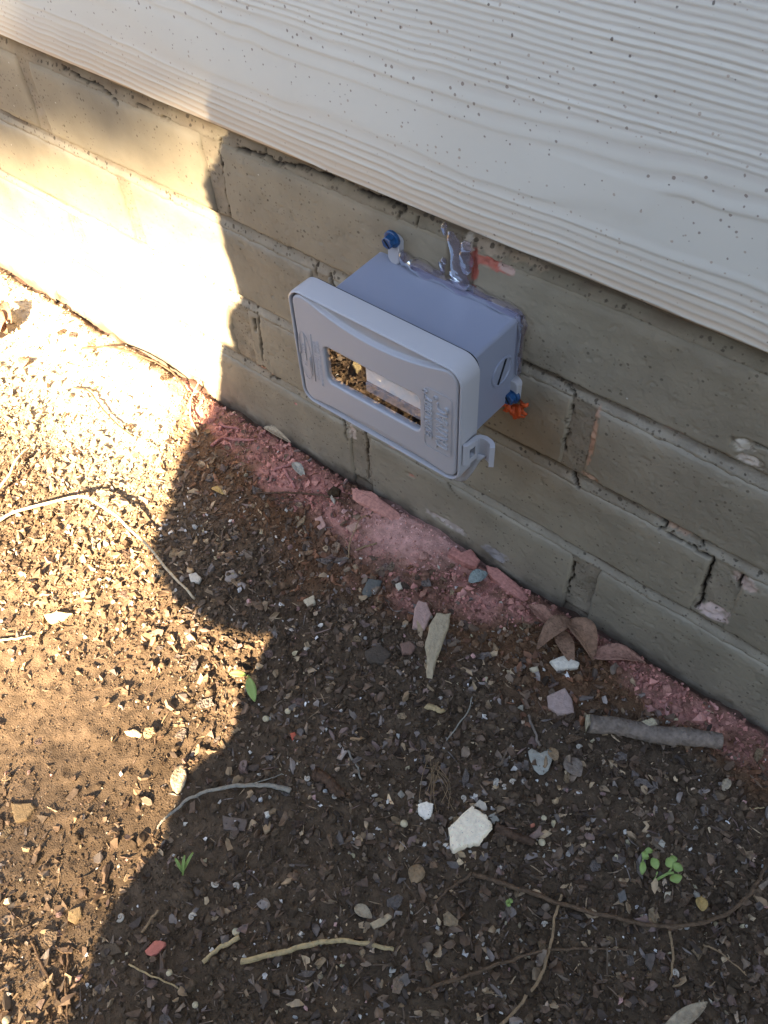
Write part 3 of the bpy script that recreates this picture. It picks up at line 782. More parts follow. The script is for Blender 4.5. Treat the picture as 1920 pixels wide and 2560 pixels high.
lumpy('bead', [(.0235, -.0022, .2665), (.034, -.0035, .2675), (.045, -.0035, .2660), (.055, -.0030, .2650), (.068, -.0035, .2655), (.080, -.0030, .2650), (.092, -.0032, .2650), (.105, -.0028, .2645), (.1135, -.0028, .2640), (.1168, -.0024, .2600), (.1172, -.0020, .2480), (.1170, -.0020, .2320), (.1168, -.0018, .2160)], [.0048, .0058, .0050, .0042, .0056, .0046, .0042, .0038, .0036, .0032, .0022, .0020, .0018], 5, .75)
lumpy('bead', [(.0690, -.0015, .2640), (.0680, -.0022, .2720), (.0655, -.0020, .2800), (.0640, -.0018, .2880), (.0620, -.0014, .2960), (.0600, -.0012, .3010)], [.0060, .0058, .0048, .0046, .0040, .0022], 9, .22)
lumpy('bead', [(.0720, -.0012, .2760), (.0725, -.0014, .2840), (.0715, -.0014, .2920), (.0725, -.0008, .2990)], [.0030, .0040, .0042, .0020], 12)
lumpy('bead', [(.0540, -.0010, .2700), (.0535, -.0012, .2760), (.0560, -.0010, .2800)], [.0022, .0026, .0014], 14)
lumpy('bead', [(.0555, -.0006, .2960), (.0545, -.0008, .3010), (.0570, -.0006, .3045)], [.0016, .0022, .0012], 15)

# ================================================================== LOOSE THINGS ON THE GROUND
def gz(x, y): return float(soil_h(np.array([x]), np.array([y]))[0])
def rock_mesh(name, outline, h, seed, jag=0.10, tilt=0.0, base=-.002):
    """an angular lump: outline (world xy) refined, lower skirt, upper arris and a broken top"""
    P = np.array(outline, float); c = P.mean(0); rs = np.random.default_rng(seed)
    # refine the outline
    Q = []
    for a, b in zip(P, np.roll(P, -1, 0)):
        for k in range(4): Q.append(a + (b - a) * k / 4)
    Q = np.array(Q); s = np.linalg.norm(Q - c, axis=1).mean()
    Q = Q + rs.normal(0, .022 * s, Q.shape)
    n = len(Q); co = []; z0 = gz(*c)
    for sc, zz in ((.86, base / h), (1.0, .22), (1.01, .55), (.96, .82), (.89, .93), (.72, .98), (.52, 1.0), (.32, 1.0), (.14, 1.0)):
        q = c + (Q - c) * sc; z = np.full(n, z0 + h * zz) + tilt * (q[:, 0] - c[0]) * (1 if zz > .2 else 0)
        z = z + h * (jag * vn(q[:, 0] * 70, q[:, 1] * 70, seed) * 1.2 + .05 * vn(q[:, 0] * 500, q[:, 1] * 500, seed + 3)) * (zz > .5)
        q = q + (zz > 0) * .0004 * np.stack([vn(q[:, 0] * 700, z * 700, seed), vn(q[:, 1] * 700, z * 700, seed + 1)], 1)
        co.append(np.stack([q[:, 0], q[:, 1], z], 1))
    co.append(np.array([[c[0], c[1], z0 + h * (1 + 1.2 * jag * float(vn(c[:1] * 70, c[1:] * 70, seed)[0]))]])); nr = 9
    a = np.arange(n); nx = (a + 1) % n; f = []
    for k in range(nr - 1): f.append(np.stack([k * n + a, k * n + nx, (k + 1) * n + nx, (k + 1) * n + a], 1))
    tri = np.stack([(nr - 1) * n + a, (nr - 1) * n + nx, np.full(n, nr * n)], 1)
    return mesh_np(name, np.concatenate(co), [np.concatenate(f), tri], False)
def orient_up(me):
    bm = bmesh.new(); bm.from_mesh(me); bmesh.ops.recalc_face_normals(bm, faces=bm.faces); bm.to_mesh(me); bm.free()
def place_root(o):
    """put the object's origin at its base centre"""
    me = o.data; n = len(me.vertices); co = np.zeros(n * 3, np.float32); me.vertices.foreach_get('co', co); co = co.reshape(-1, 3)
    c = Vector(((co[:, 0].min() + co[:, 0].max()) / 2, (co[:, 1].min() + co[:, 1].max()) / 2, float(co[:, 2].min())))
    me.transform(Matrix.Translation(-c)); o.location = c
    return o
def stone(name, outline, h, colr, label, cat, seed, tilt=0.0, group=None, amt=.16):
    me = rock_mesh(name, outline, h, seed, jag=.26 if 'clod' in name else .10, tilt=tilt); orient_up(me)
    colr = (colr[0] * 1.06, colr[1] * .99, colr[2] * .86)
    m = mat(name + '_' + str(seed), colr, rough=.9, spec=.15, noise=(320, amt), bump=(900, .8, .0008))
    if min(colr) > .3: add_specks(m, [(900, .22, .35, (.25, .23, .20), .5)])
    o = place_root(add(name, me, m)); tag(o, label, cat, group); return o
stone('mortar_chunk', [(0.2149, -0.2041),(0.2156, -0.2004),(0.2188, -0.1809),(0.2209, -0.1814),(0.2304, -0.1807),(0.2374, -0.1829),(0.2391, -0.1862),(0.2385, -0.1930),(0.2390, -0.1999),(0.2329, -0.2061),(0.2279, -0.2150),(0.2243, -0.2144),(0.2193, -0.2077)], .0085, (.92, .83, .70), 'largest cream white mortar chunk lying on the dark soil', 'stone', 1, 0.06)
stone('mortar_flake', [(0.2187, -0.1798),(0.2196, -0.1733),(0.2250, -0.1730),(0.2280, -0.1754),(0.2260, -0.1784),(0.2219, -0.1784)], .0035, (.56, .51, .45), 'small pale flake leaning at the upper tip of the largest cream chunk', 'stone', 2)
stone('mortar_chunk', [(0.1877, -0.2034),(0.1917, -0.1984),(0.1962, -0.1967),(0.2008, -0.2050),(0.1981, -0.2089),(0.1924, -0.2085)], .0055, (.88, .83, .78), 'small square white chunk left of the largest cream chunk', 'stone', 3)
stone('stone_chip', [(0.2311, -0.1802),(0.2340, -0.1746),(0.2398, -0.1771),(0.2379, -0.1811)], .0028, (.33, .33, .31), 'grey chip touching the right side of the largest cream chunk', 'stone', 4)
stone('mortar_sliver', [(0.1028, -0.0693),(0.1118, -0.0638),(0.1186, -0.0739),(0.1265, -0.0977),(0.1360, -0.1191),(0.1312, -0.1206),(0.1222, -0.1079),(0.1116, -0.0978),(0.1036, -0.0784)], .0055, (.40, .34, .25), 'long tan mortar sliver pointing down from the pink chunk', 'stone', 5)
stone('pink_chunk', [(0.0831, -0.0703),(0.0906, -0.0670),(0.1001, -0.0739),(0.1048, -0.0880),(0.0954, -0.0930),(0.0867, -0.0793)], .0055, (.42, .29, .27), 'dusty pink chunk beside the top of the long tan sliver', 'stone', 6)
stone('pink_chunk', [(0.2138, -0.0762),(0.2208, -0.0617),(0.2315, -0.0674),(0.2374, -0.0753),(0.2287, -0.0839),(0.2198, -0.0833)], .0055, (.40, .31, .30), 'mauve pink flat stone above the left end of the thick stick', 'stone', 7)
stone('mortar_chunk', [(0.1998, -0.0499),(0.2053, -0.0393),(0.2185, -0.0371),(0.2198, -0.0415),(0.2081, -0.0537)], .0055, (.68, .64, .58), 'white chunk under the tips of the dry brown leaves', 'stone', 8)
stone('pebble', [(0.1901, -0.0647),(0.1938, -0.0591),(0.1968, -0.0613),(0.1940, -0.0661)], .004, (.50, .44, .34), 'cream pebble left of the white chunk near the dry leaves', 'stone', 9)
stone('brick_chip', [(0.1078, -0.3903),(0.1079, -0.3834),(0.1092, -0.3811),(0.1137, -0.3788),(0.1155, -0.3797),(0.1155, -0.3859),(0.1134, -0.3897),(0.1097, -0.3912)], .0028, (.52, .19, .155), 'flat salmon red brick chip on the soil at lower left', 'brick chip', 10)
stone('stone_chip', [(0.0832, -0.2969),(0.0993, -0.2870),(0.1035, -0.2945),(0.0915, -0.3033)], .002, (.16, .13, .12), 'flat grey brown rectangular chip below the grey curved blade', 'chip', 11)
stone('pebble', [(-0.0447, -0.3877),(-0.0328, -0.3783),(-0.0280, -0.3789),(-0.0254, -0.3872),(-0.0304, -0.3941),(-0.0388, -0.3905)], .004, (.24, .18, .115), 'tan square chunk in the sun at the left edge', 'stone', 12)
stone('stone_chip', [(0.0470, -0.4069),(0.0513, -0.4001),(0.0575, -0.4032),(0.0573, -0.4098),(0.0517, -0.4111)], .004, (.30, .22, .13), 'tan angular stone at lower left beside fibrous scraps', 'stone', 13)
stone('stone_chip', [(0.0783, -0.4086),(0.0882, -0.3990),(0.0960, -0.4004),(0.0879, -0.4106)], .002, (.13, .10, .075), 'flat brown chip left of the salmon red brick chip', 'chip', 14)
stone('pink_chunk', [(-0.0455, -0.0566),(-0.0425, -0.0508),(-0.0319, -0.0571),(-0.0312, -0.0628),(-0.0385, -0.0621)], .004, (.50, .33, .31), 'small pink chip on the orange soil left of the pink powder', 'stone', 15)
stone('pink_chunk', [(-0.0152, -0.0488),(-0.0116, -0.0392),(-0.0050, -0.0387),(-0.0066, -0.0495)], .004, (.46, .30, .26), 'pinkish chip at the left rim of the pink powder', 'stone', 16)
stone('mortar_chunk', [(0.0574, -0.0684),(0.0602, -0.0637),(0.0650, -0.0677),(0.0636, -0.0723)], .0035, (.52, .48, .42), 'pale pebble just below the pink powder patch', 'stone', 17)
stone('mortar_chunk', [(0.0064, -0.1278),(0.0096, -0.1187),(0.0164, -0.1236),(0.0137, -0.1306)], .0035, (.50, .45, .36), 'pale cream pebble in shade near the tip of the sunlit patch', 'stone', 18)
stone('pebble', [(-0.0910, -0.1696),(-0.0879, -0.1645),(-0.0796, -0.1651),(-0.0773, -0.1706),(-0.0840, -0.1737)], .004, (.55, .53, .50), 'white pebble in shade beside the end of the long pale stem', 'stone', 19)
stone('stone_chip', [(-0.0685, -0.1469),(-0.0644, -0.1411),(-0.0566, -0.1430),(-0.0572, -0.1530),(-0.0632, -0.1534)], .003, (.30, .27, .26), 'grey chip right of the white pebble by the pale stem', 'chip', 20)
stone('pebble', [(-0.1591, -0.2739),(-0.1528, -0.2640),(-0.1416, -0.2578),(-0.1422, -0.2657),(-0.1485, -0.2756)], .003, (.55, .47, .30), 'bright cream flake in the sunlit soil at left', 'stone', 21)
stone('pebble', [(-0.0229, -0.2989),(-0.0171, -0.2926),(-0.0094, -0.2920),(-0.0093, -0.2952),(-0.0192, -0.2997)], .003, (.58, .50, .36), 'cream bar shaped flake in the sun below the seedling', 'stone', 22)
stone('stone_chip', [(0.0787, -0.1337),(0.0840, -0.1208),(0.0974, -0.1219),(0.0980, -0.1328),(0.0868, -0.1393)], .0055, (.085, .07, .06), 'dark brown lump left of the long tan sliver', 'stone', 23)
stone('stone_chip', [(0.0967, -0.1108),(0.1015, -0.1038),(0.1080, -0.1043),(0.1100, -0.1120),(0.1037, -0.1169)], .0045, (.20, .13, .11), 'reddish brown stone between dark lump and long tan sliver', 'stone', 24)
stone('stone_chip', [(0.0400, -0.0916),(0.0349, -0.0776),(0.0457, -0.0719),(0.0495, -0.0818),(0.0458, -0.0947)], .004, (.12, .125, .125), 'slate grey chip above the dark brown lump', 'stone', 25)
stone('pebble', [(0.1063, -0.2767),(0.1078, -0.2744),(0.1115, -0.2758),(0.1107, -0.2791)], .0035, (.62, .60, .58), 'tiny white pebble beside the flat rectangular chip', 'stone', 26)
stone('red_clod', [(0.0821, -0.0094),(0.0878, 0.0004),(0.0995, -0.0040),(0.1017, -0.0130),(0.0918, -0.0169),(0.0751, -0.0175),(0.0728, -0.0085)], .006, (.43, .205, .185), 'red clod beside the gap at the wall foot', 'clod', 27, amt=.3)
stone('red_clod', [(0.1075, -0.0058),(0.1144, -0.0015),(0.1378, -0.0057),(0.1630, -0.0137),(0.1578, -0.0178),(0.1338, -0.0164),(0.1151, -0.0130)], .006, (.43, .21, .19), 'long red crust along the wall foot right of the blue grey leaf', 'clod', 28, amt=.3)
stone('red_clod', [(-0.0386, -0.0134),(-0.0208, -0.0059),(0.0072, -0.0081),(0.0229, -0.0133),(0.0172, -0.0205),(-0.0072, -0.0221),(-0.0288, -0.0221)], .0042, (.46, .24, .215), 'pink red crust along the wall foot beneath the outlet box', 'clod', 29, amt=.3)
stone('soil_clod', [(-0.0560, -0.0285),(-0.0561, -0.0189),(-0.0479, -0.0187),(-0.0440, -0.0242),(-0.0487, -0.0301)], .007, (.05, .035, .022), 'dark soil clod on the red crust under the box', 'clod', 30, amt=.3)

stone('soil_clod', [(0.0092, -0.2036),(0.0082, -0.1990),(0.0123, -0.1967),(0.0174, -0.2009),(0.0153, -0.2052)], .006, (.022, .016, .012), 'black lump added for the shadow hole behind the two leaved seedling', 'shadow lump', 31)  # dark lump added in place of the shadow hole by the seedling
stone('brick_chip', [(0.0792, -0.2220),(0.0814, -0.2186),(0.0855, -0.2203),(0.0844, -0.2244)], .003, (.50, .13, .09), 'tiny orange red brick chip in shade above the grey grass blade', 'brick chip', 32)
stone('brick_chip', [(0.2574, -0.1653),(0.2591, -0.1624),(0.2608, -0.1639),(0.2592, -0.1666)], .002, (.50, .20, .14), 'tiny salmon chip right of the largest cream chunk', 'brick chip', 33)
stone('stone_chip', [(0.2117, -0.2854),(0.2171, -0.2732),(0.2209, -0.2716),(0.2197, -0.2805),(0.2161, -0.2865)], .003, (.42, .34, .24), 'cream brown wedge shaped chip in the lower middle', 'chip', 34)
stone('stone_chip', [(0.2676, -0.2213),(0.2707, -0.2156),(0.2797, -0.2212),(0.2777, -0.2290)], .0022, (.17, .14, .12), 'flat grey brown chip beside the tiny three leaved sprout', 'chip', 35)
stone('stone_chip', [(0.3283, -0.1677),(0.3302, -0.1620),(0.3349, -0.1672),(0.3323, -0.1719)], .0025, (.16, .155, .16), 'slate grey chip left of the green seedlings', 'chip', 36)
stone('mortar_chunk', [(0.3521, -0.1476),(0.3545, -0.1450),(0.3561, -0.1502),(0.3534, -0.1517)], .003, (.60, .54, .44), 'cream square chip under the right green seedling', 'stone', 37)

# ---- sticks, stems, roots
def bark(name, c, amt=.3): return mat(name, c, rough=.8, spec=.25, noise=(260, amt * 1.3), bump=(420, 1.0, .0020))
MT['stick'] = bark('grey_bark', (.22, .17, .13)); MT['straw'] = bark('dry_straw', (.50, .37, .19), .2); MT['root'] = bark('brown_root', (.135, .085, .05)); MT['paleroot'] = bark('pale_root', (.30, .20, .11), .2)
MT['grass_dry'] = bark('dry_blade', (.30, .27, .215), .2); MT['twig'] = bark('twig', (.11, .065, .04)); MT['endgrain'] = bark('cut_end', (.45, .37, .24), .2); MT['stem'] = bark('pale_stem', (.62, .50, .33), .15)
def spline(pts, n):
    P = np.array(pts, float); t = np.linspace(0, 1, len(P)); tt = np.linspace(0, 1, n); out = []
    m = len(P)
    for q in tt:
        f = q * (m - 1); i = min(int(f), m - 2); u = f - i
        p0 = P[max(i - 1, 0)]; p1 = P[i]; p2 = P[i + 1]; p3 = P[min(i + 2, m - 1)]
        out.append(.5 * ((2 * p1) + (-p0 + p2) * u + (2 * p0 - 5 * p1 + 4 * p2 - p3) * u * u + (-p0 + 3 * p1 - 3 * p2 + p3) * u ** 3))
    return np.array(out)
def twig(name, pts, r0, r1, m, label, cat, lift=None, rough=.12, k=7, flat=1.0, n=None, group=None):
    """pts: ground (x, y); lift: heights above the soil along the way"""
    n = n or max(12, len(pts) * 7)
    P = spline([(x, y, 0) for x, y in pts], n); L = np.interp(np.linspace(0, 1, n), np.linspace(0, 1, len(lift)), lift) if lift is not None else np.zeros(n)
    R = np.linspace(r0, r1, n) * (1 + .05 * vn(np.arange(n) * .13, np.zeros(n), len(label)) + (.02 if r0 < .003 else 0) * vn(np.arange(n) * .5, np.zeros(n), 5))
    smooth_z = np.array([gz(x, y) for x, y, _ in P]); ker = np.ones(5) / 5
    pad = np.pad(smooth_z, 2, mode='edge'); smooth_z = np.convolve(pad, ker, 'valid')
    jt = .0006 if r0 < .003 else 0.0
    P[:, 0] += jt * vn(np.arange(n) * .5, np.zeros(n), 7 + len(label)); P[:, 1] += jt * vn(np.arange(n) * .5, np.zeros(n), 9 + len(label))
    P[:, 2] = smooth_z + R * 0.9 + .0012 + L
    co, f = tube_np(P, R, k, len(name) + n, rough, flat)
    o = place_root(add(name, mesh_np(name, co, f, True), m)); tag(o, label, cat, group)
    return o, P
st, P = twig('stick', [(0.2512, -0.0780),(0.2738, -0.0643),(0.2953, -0.0553),(0.3100, -0.0465),(0.3328, -0.0336)], .0068, .0062, MT['stick'], 'thick grey stick lying on the soil at the foot of the wall', 'stick', rough=.05, k=16, n=60)
en = rock_mesh('cut_end', [(0.2459, -0.0749),(0.2482, -0.0718),(0.2533, -0.0792),(0.2522, -0.0830)], .0105, 50); orient_up(en); add('cut_end', en, MT['endgrain'], st)
kn = rock_mesh('knot', [(0.2807, -0.0547),(0.2863, -0.0479),(0.2915, -0.0503),(0.2873, -0.0576)], .0142, 51); orient_up(kn); add('knot', kn, MT['endgrain'], st)
twig('broken_twig', [(0.2398, -0.1828),(0.2493, -0.1805),(0.2578, -0.1783),(0.2662, -0.1751)], .0034, .0030, MT['twig'], 'short brown broken twig right of the largest cream chunk', 'twig', rough=.2)
twig('pale_stem', [(-0.2783, -0.2615),(-0.2735, -0.2387),(-0.2572, -0.2102),(-0.2233, -0.1784),(-0.1907, -0.1718),(-0.1439, -0.1735),(-0.1084, -0.1788),(-0.0697, -0.1827)], .0016, .0011, MT['stem'], 'long pale arched stem crossing from sunlight into shade', 'stem', lift=[.001, .004, .009, .017, .017, .012, .006, 0], n=60)
twig('dried_grass', [(0.0536, -0.3332),(0.0546, -0.3197),(0.0578, -0.3031),(0.0664, -0.2873),(0.0827, -0.2705),(0.0996, -0.2586),(0.1104, -0.2538)], .0007, .0022, MT['grass_dry'], 'grey dried grass blade curving over the shadow edge', 'grass blade', lift=[0, .003, .004, .004, .003, .002, 0], flat=.35, n=50)
twig('grass_wisp', [(0.0820, -0.2718),(0.0921, -0.2592),(0.0985, -0.2480)], .0004, .0003, MT['grass_dry'], 'thin wisp forking from the grey dried grass blade', 'grass blade', lift=[.004, .005, .003])
twig('straw', [(0.1621, -0.3552),(0.1778, -0.3359),(0.1923, -0.3171),(0.2077, -0.3029),(0.2340, -0.2877)], .0019, .0013, MT['straw'], 'long tan straw lying near the bottom edge', 'straw', lift=[.001, .003, .003, .002, .001], n=50)
twig('straw', [(0.1415, -0.3713),(0.1434, -0.3606),(0.1506, -0.3456)], .0014, .0016, MT['straw'], 'short tan straw left of the long one at the bottom', 'straw')
twig('root', [(0.2456, -0.2180),(0.2739, -0.2072),(0.3022, -0.1974),(0.3329, -0.1833),(0.3596, -0.1687),(0.3806, -0.1492),(0.3934, -0.1240),(0.3961, -0.0937),(0.3982, -0.0668)], .0017, .0010, MT['root'], 'long brown root arching across the lower right soil', 'root', lift=[0, .002, .003, .003, .003, .003, .003, .002, 0], n=80)
twig('root', [(0.2998, -0.1922),(0.3041, -0.2078),(0.3112, -0.2236),(0.3153, -0.2439),(0.3140, -0.2621),(0.3109, -0.2813)], .0009, .0011, MT['paleroot'], 'pale brown rootlet crossing the long root towards the bottom edge', 'root', lift=[.004, .004, .002, .002, .001, 0], n=50)
twig('root', [(0.2617, -0.2959),(0.2798, -0.2697),(0.2933, -0.2494),(0.3078, -0.2299),(0.3263, -0.2120),(0.3500, -0.1928)], .0012, .0007, MT['root'], 'thin brown root running level below the long arching root', 'root', lift=[0, .002, .002, .002, .001, 0], n=50)
twig('root', [(0.2453, -0.2176),(0.2390, -0.2362),(0.2375, -0.2520)], .0011, .0008, MT['root'], 'short root branching down left from the start of the long root', 'root')
twig('root', [(0.3856, -0.1620),(0.3971, -0.1602),(0.4146, -0.1606)], .0006, .0004, MT['paleroot'], 'thin pale rootlet near the right bottom corner', 'root', lift=[.002, .004, 0])
twig('root', [(0.3654, -0.1677),(0.3748, -0.1812),(0.3794, -0.1920)], .0009, .0006, MT['paleroot'], 'upright pale rootlet below the long arching root', 'root', lift=[.002, .002, 0])
twig('root', [(0.1691, -0.1122),(0.1743, -0.1271),(0.1747, -0.1454),(0.1757, -0.1567)], .0005, .0004, MT['grass_dry'], 'fine pale curved fibre above the hairy root tuft', 'root', lift=[0, .003, .003, 0])
twig('twig', [(0.2116, -0.0977),(0.2223, -0.1058),(0.2308, -0.1118)], .0011, .0010, MT['stick'], 'short grey twig pointing at the heart shaped leaf', 'twig')
twig('twig', [(-0.4122, -0.0350),(-0.3826, -0.0197),(-0.3447, -0.0149),(-0.3021, -0.0068),(-0.2720, -0.0125),(-0.2435, -0.0206)], .0011, .0010, MT['twig'], 'brown twig in the glare at the foot of the sunlit wall', 'twig', lift=[0, .004, .006, .006, .004, 0], n=50)
twig('twig', [(-0.3337, 0.0011),(-0.3138, 0.0024),(-0.2979, -0.0060)], .0006, .0014, MT['twig'], 'side shoot of the brown twig in the glare', 'twig', lift=[.006, .006, .004])
twig('pale_stem', [(-0.3126, 0.0385),(-0.2865, 0.0203),(-0.2621, 0.0039),(-0.2492, -0.0198),(-0.2321, -0.0378),(-0.2086, -0.0492)], .0008, .0010, MT['stem'], 'thin yellow stem beside the shadow edge at the wall foot', 'stem', lift=[.012, .010, .006, .004, .003, 0], n=50)
twig('twig', [(-0.3665, -0.0814),(-0.3453, -0.0769),(-0.3116, -0.0846),(-0.2810, -0.0899),(-0.2587, -0.0903)], .0009, .0007, MT['twig'], 'broken brown twig in the overexposed soil', 'twig', lift=[0, .003, .002, .002, 0])
twig('pale_stem', [(-0.3031, -0.2272),(-0.3076, -0.2059),(-0.3183, -0.1820),(-0.3259, -0.1647)], .0016, .0012, MT['stem'], 'pale straw at the left edge above the arched stem', 'straw', lift=[.002, .008, .010, .006])
twig('twig', [(-0.3034, -0.2089),(-0.3070, -0.1831),(-0.3136, -0.1520)], .0010, .0008, MT['twig'], 'dark twig beside the pale straw at the left edge', 'twig')
twig('straw', [(-0.1693, -0.3151),(-0.1585, -0.3029),(-0.1503, -0.2926)], .0011, .0009, MT['stem'], 'pale straw in the sun at the middle left edge', 'straw')
twig('straw', [(0.3704, -0.0627),(0.3724, -0.0607),(0.3784, -0.0545)], .0005, .0004, MT['straw'], 'thin yellow straw near the right edge below the wall', 'straw')
twig('twig', [(0.0422, -0.4346),(0.0634, -0.4389),(0.0828, -0.4439),(0.0978, -0.4475)], .0011, .0007, MT['root'], 'brown rootlet slanting down at the lower left corner', 'twig', n=30)
twig('twig', [(0.0645, -0.4197),(0.0804, -0.4341),(0.1015, -0.4487)], .0009, .0008, MT['root'], 'upright rootlet right of the slanting one at lower left', 'twig', n=30)
twig('straw', [(0.1050, -0.4029),(0.1222, -0.3973),(0.1449, -0.3901)], .0006, .0005, MT['straw'], 'fine tan straw slanting below the salmon brick chip', 'straw', lift=[.001, .003, 0])
twig('straw', [(0.0963, -0.3846),(0.0955, -0.3758),(0.0949, -0.3683)], .0009, .0009, MT['paleroot'], 'short brown straw left above the salmon brick chip', 'straw')
twig('wood_chip', [(0.1459, -0.1411),(0.1522, -0.1382),(0.1595, -0.1363)], .0028, .0020, MT['straw'], 'orange tan wood splinter below the long tan sliver', 'wood chip', flat=.6)
twig('wood_splinter', [(0.1149, -0.2342),(0.1249, -0.2320),(0.1376, -0.2332),(0.1415, -0.2302)], .0045, .0035, MT['twig'], 'dark brown bark splinter right of the grey grass blade', 'wood chip', flat=.5, rough=.25)
twig('twig', [(0.1225, -0.2047),(0.1342, -0.2092),(0.1445, -0.2145)], .0009, .0007, MT['grass_dry'], 'thin grey brown twig above the bark splinter', 'twig')
twig('twig', [(-0.1101, -0.0679),(-0.0845, -0.0514),(-0.0591, -0.0351),(-0.0405, -0.0310),(-0.0307, -0.0283)], .0010, .0007, MT['twig'], 'dark twig lying over the orange soil under the box', 'twig', lift=[0, .003, .003, .002, 0])
twig('twig', [(0.0075, -0.0723),(-0.0010, -0.0570),(-0.0050, -0.0387),(-0.0019, -0.0329)], .0006, .0005, MT['paleroot'], 'hooked pale twig standing by the pink powder', 'twig', lift=[0, .006, .010, .008])
twig('twig', [(0.0063, -0.0612),(0.0116, -0.0528),(0.0181, -0.0456)], .0010, .0008, MT['paleroot'], 'short pinkish twig at the left rim of the pink powder', 'twig')
for k, (pa, pb) in enumerate([(((-0.1139, -0.0398)), ((-0.0953, -0.0150))), (((-0.1046, -0.0346)), ((-0.0841, -0.0420))), (((-0.1844, -0.0377)), ((-0.1552, -0.0224))), (((-0.2053, -0.0260)), ((-0.1815, -0.0185))), (((-0.1861, -0.0524)), ((-0.1875, -0.0265)))]):
    mid = ((pa[0] + pb[0]) / 2 + .001, (pa[1] + pb[1]) / 2)
    twig('red_mulch_stick', [pa, mid, pb], .0017, .0013, MT.setdefault('redstick', bark('red_dyed_wood', (.40, .18, .155), .25)), 'pink stained mulch stick lying in the red strip by the wall', 'stick', rough=.25, group='pink stained sticks by the wall')

# ---- leaves
def leaf(name, base, tip, width, m, label, cat, arch=.006, roll=.5, twist=0.0, lift0=.001, lift1=.001, notch=False, group=None, shape=None):
    n, w = 14, 7; a = np.array(base); b = np.array(tip); d = b - a; L = np.linalg.norm(d); d /= L; s = np.array([-d[1], d[0]])
    co = []
    z0, z1 = gz(*a) + lift0, gz(*b) + lift1
    for i in range(n):
        t = i / (n - 1)
        wd = width * (math.sin(math.pi * min(1, t * .96 + .02)) ** .75 * (1.12 - .3 * t) if shape is None else np.interp(t, shape[0], shape[1]))
        ce = a + d * L * t; zc = z0 * (1 - t) + z1 * t + arch * math.sin(math.pi * t)
        tw = twist * (t - .3)
        for j in range(w):
            q = (j / (w - 1) - .5) * 2
            off = q * wd / 2; zz = roll * abs(q) ** 1.6 * wd * .35
            t2 = 0
            if notch and t > .8: t2 = -(1 - abs(q)) * .18 * L * (t - .8) / .2
            ox = off * math.cos(tw) - zz * math.sin(tw); oz = off * math.sin(tw) + zz * math.cos(tw)
            p = ce + s * ox + d * t2
            co.append((p[0], p[1], zc + oz + .0003 * random.uniform(-1, 1)))
    me = mesh_np(name, np.array(co), [grid_faces(n, w)], True)
    o = place_root(add(name, me, m)); tag(o, label, cat, group)
    so = o.modifiers.new('thick', 'SOLIDIFY'); so.thickness = .0004; so.offset = 0
    return o
MT['dryleaf'] = bark('dry_leaf', (.25, .145, .09), .25); MT['greyleaf'] = bark('grey_leaf', (.38, .355, .29), .12); MT['blueleaf'] = bark('blue_grey_leaf', (.25, .28, .25), .15)
MT['brightleaf'] = mat('seedling_leaf', (.27, .36, .10), rough=.5, spec=.4, noise=(80, .12)); MT['brightleaf'].node_tree.nodes['Principled BSDF'].inputs['Subsurface Weight'].default_value = .0
MT['tanleaf'] = bark('tan_leaf', (.42, .33, .22), .2); MT['yleaf'] = bark('yellow_leaf', (.50, .33, .12), .15); MT['redleaf'] = bark('red_dusted_leaf', (.34, .18, .125), .3)
leaf('dry_leaf', (0.1944, -0.0149), (0.1861, -0.0479), .016, MT['dryleaf'], 'left leaf of the dry brown leaf cluster at the wall foot', 'leaf', .010, .7, .6, .014, .004)
leaf('dry_leaf', (0.1944, -0.0149), (0.2260, -0.0303), .021, MT['dryleaf'], 'right leaf of the dry brown leaf cluster at the wall foot', 'leaf', .009, .8, -.5, .014, .003)
leaf('dry_leaf', (0.1880, -0.0256), (0.2152, -0.0411), .014, MT['dryleaf'], 'middle leaf hanging in the dry brown leaf cluster', 'leaf', .004, .6, .2, .008, .003)
leaf('dry_leaf', (0.1600, -0.0210), (0.1902, -0.0262), .012, MT['redleaf'], 'reddish folded leaf behind the dry brown leaf cluster', 'leaf', .004, 1.0, .8, .006, .008)
leaf('dry_leaf', (0.2208, -0.0277), (0.2595, -0.0086), .016, MT['redleaf'], 'curled leaf dusted red lying along the wall foot', 'leaf', .008, .6, -.7, .003, .003)
leaf('grey_leaf', (0.2442, -0.1308), (0.2325, -0.1145), .0165, MT['greyleaf'], 'heart shaped pale grey leaf left of the dark grey one', 'leaf', .001, .12, 0, .002, .003, notch=True, shape=([0, .15, .5, .85, 1], [.15, .6, .95, 1.1, .75]))
leaf('grey_leaf', (0.2517, -0.1095), (0.2671, -0.1153), .014, MT['stick'], 'dark grey brown leaf right of the heart shaped leaf', 'leaf', .002, .2, 0, .002, .002)
leaf('brown_leaf', (0.2376, -0.1089), (0.2476, -0.1154), .008, MT['paleroot'], 'small pinkish brown leaf tucked behind the heart shaped leaf', 'leaf', .002, .3)
leaf('blue_grey_leaf', (0.1052, -0.0284), (0.1128, -0.0122), .0125, MT['blueleaf'], 'blue grey leaf lying on the red crust', 'leaf', .003, .3, .2, .004, .006)
leaf('dry_strip', (-0.1597, -0.0055), (-0.1282, -0.0007), .009, MT['tanleaf'], 'pale tan folded leaf strip against the wall foot', 'leaf', .003, .9, .3, .006, .004)
leaf('grey_leaf', (-0.1010, -0.0256), (-0.0827, -0.0286), .009, MT['greyleaf'], 'small grey leaf among the pink stained sticks', 'leaf', .003, .5, .3, .005, .003)
leaf('yellow_leaf', (-0.1478, -0.0886), (-0.1323, -0.0879), .006, MT['yleaf'], 'small yellow brown leaf in shade beside the sunlit edge', 'leaf', .003, .4)
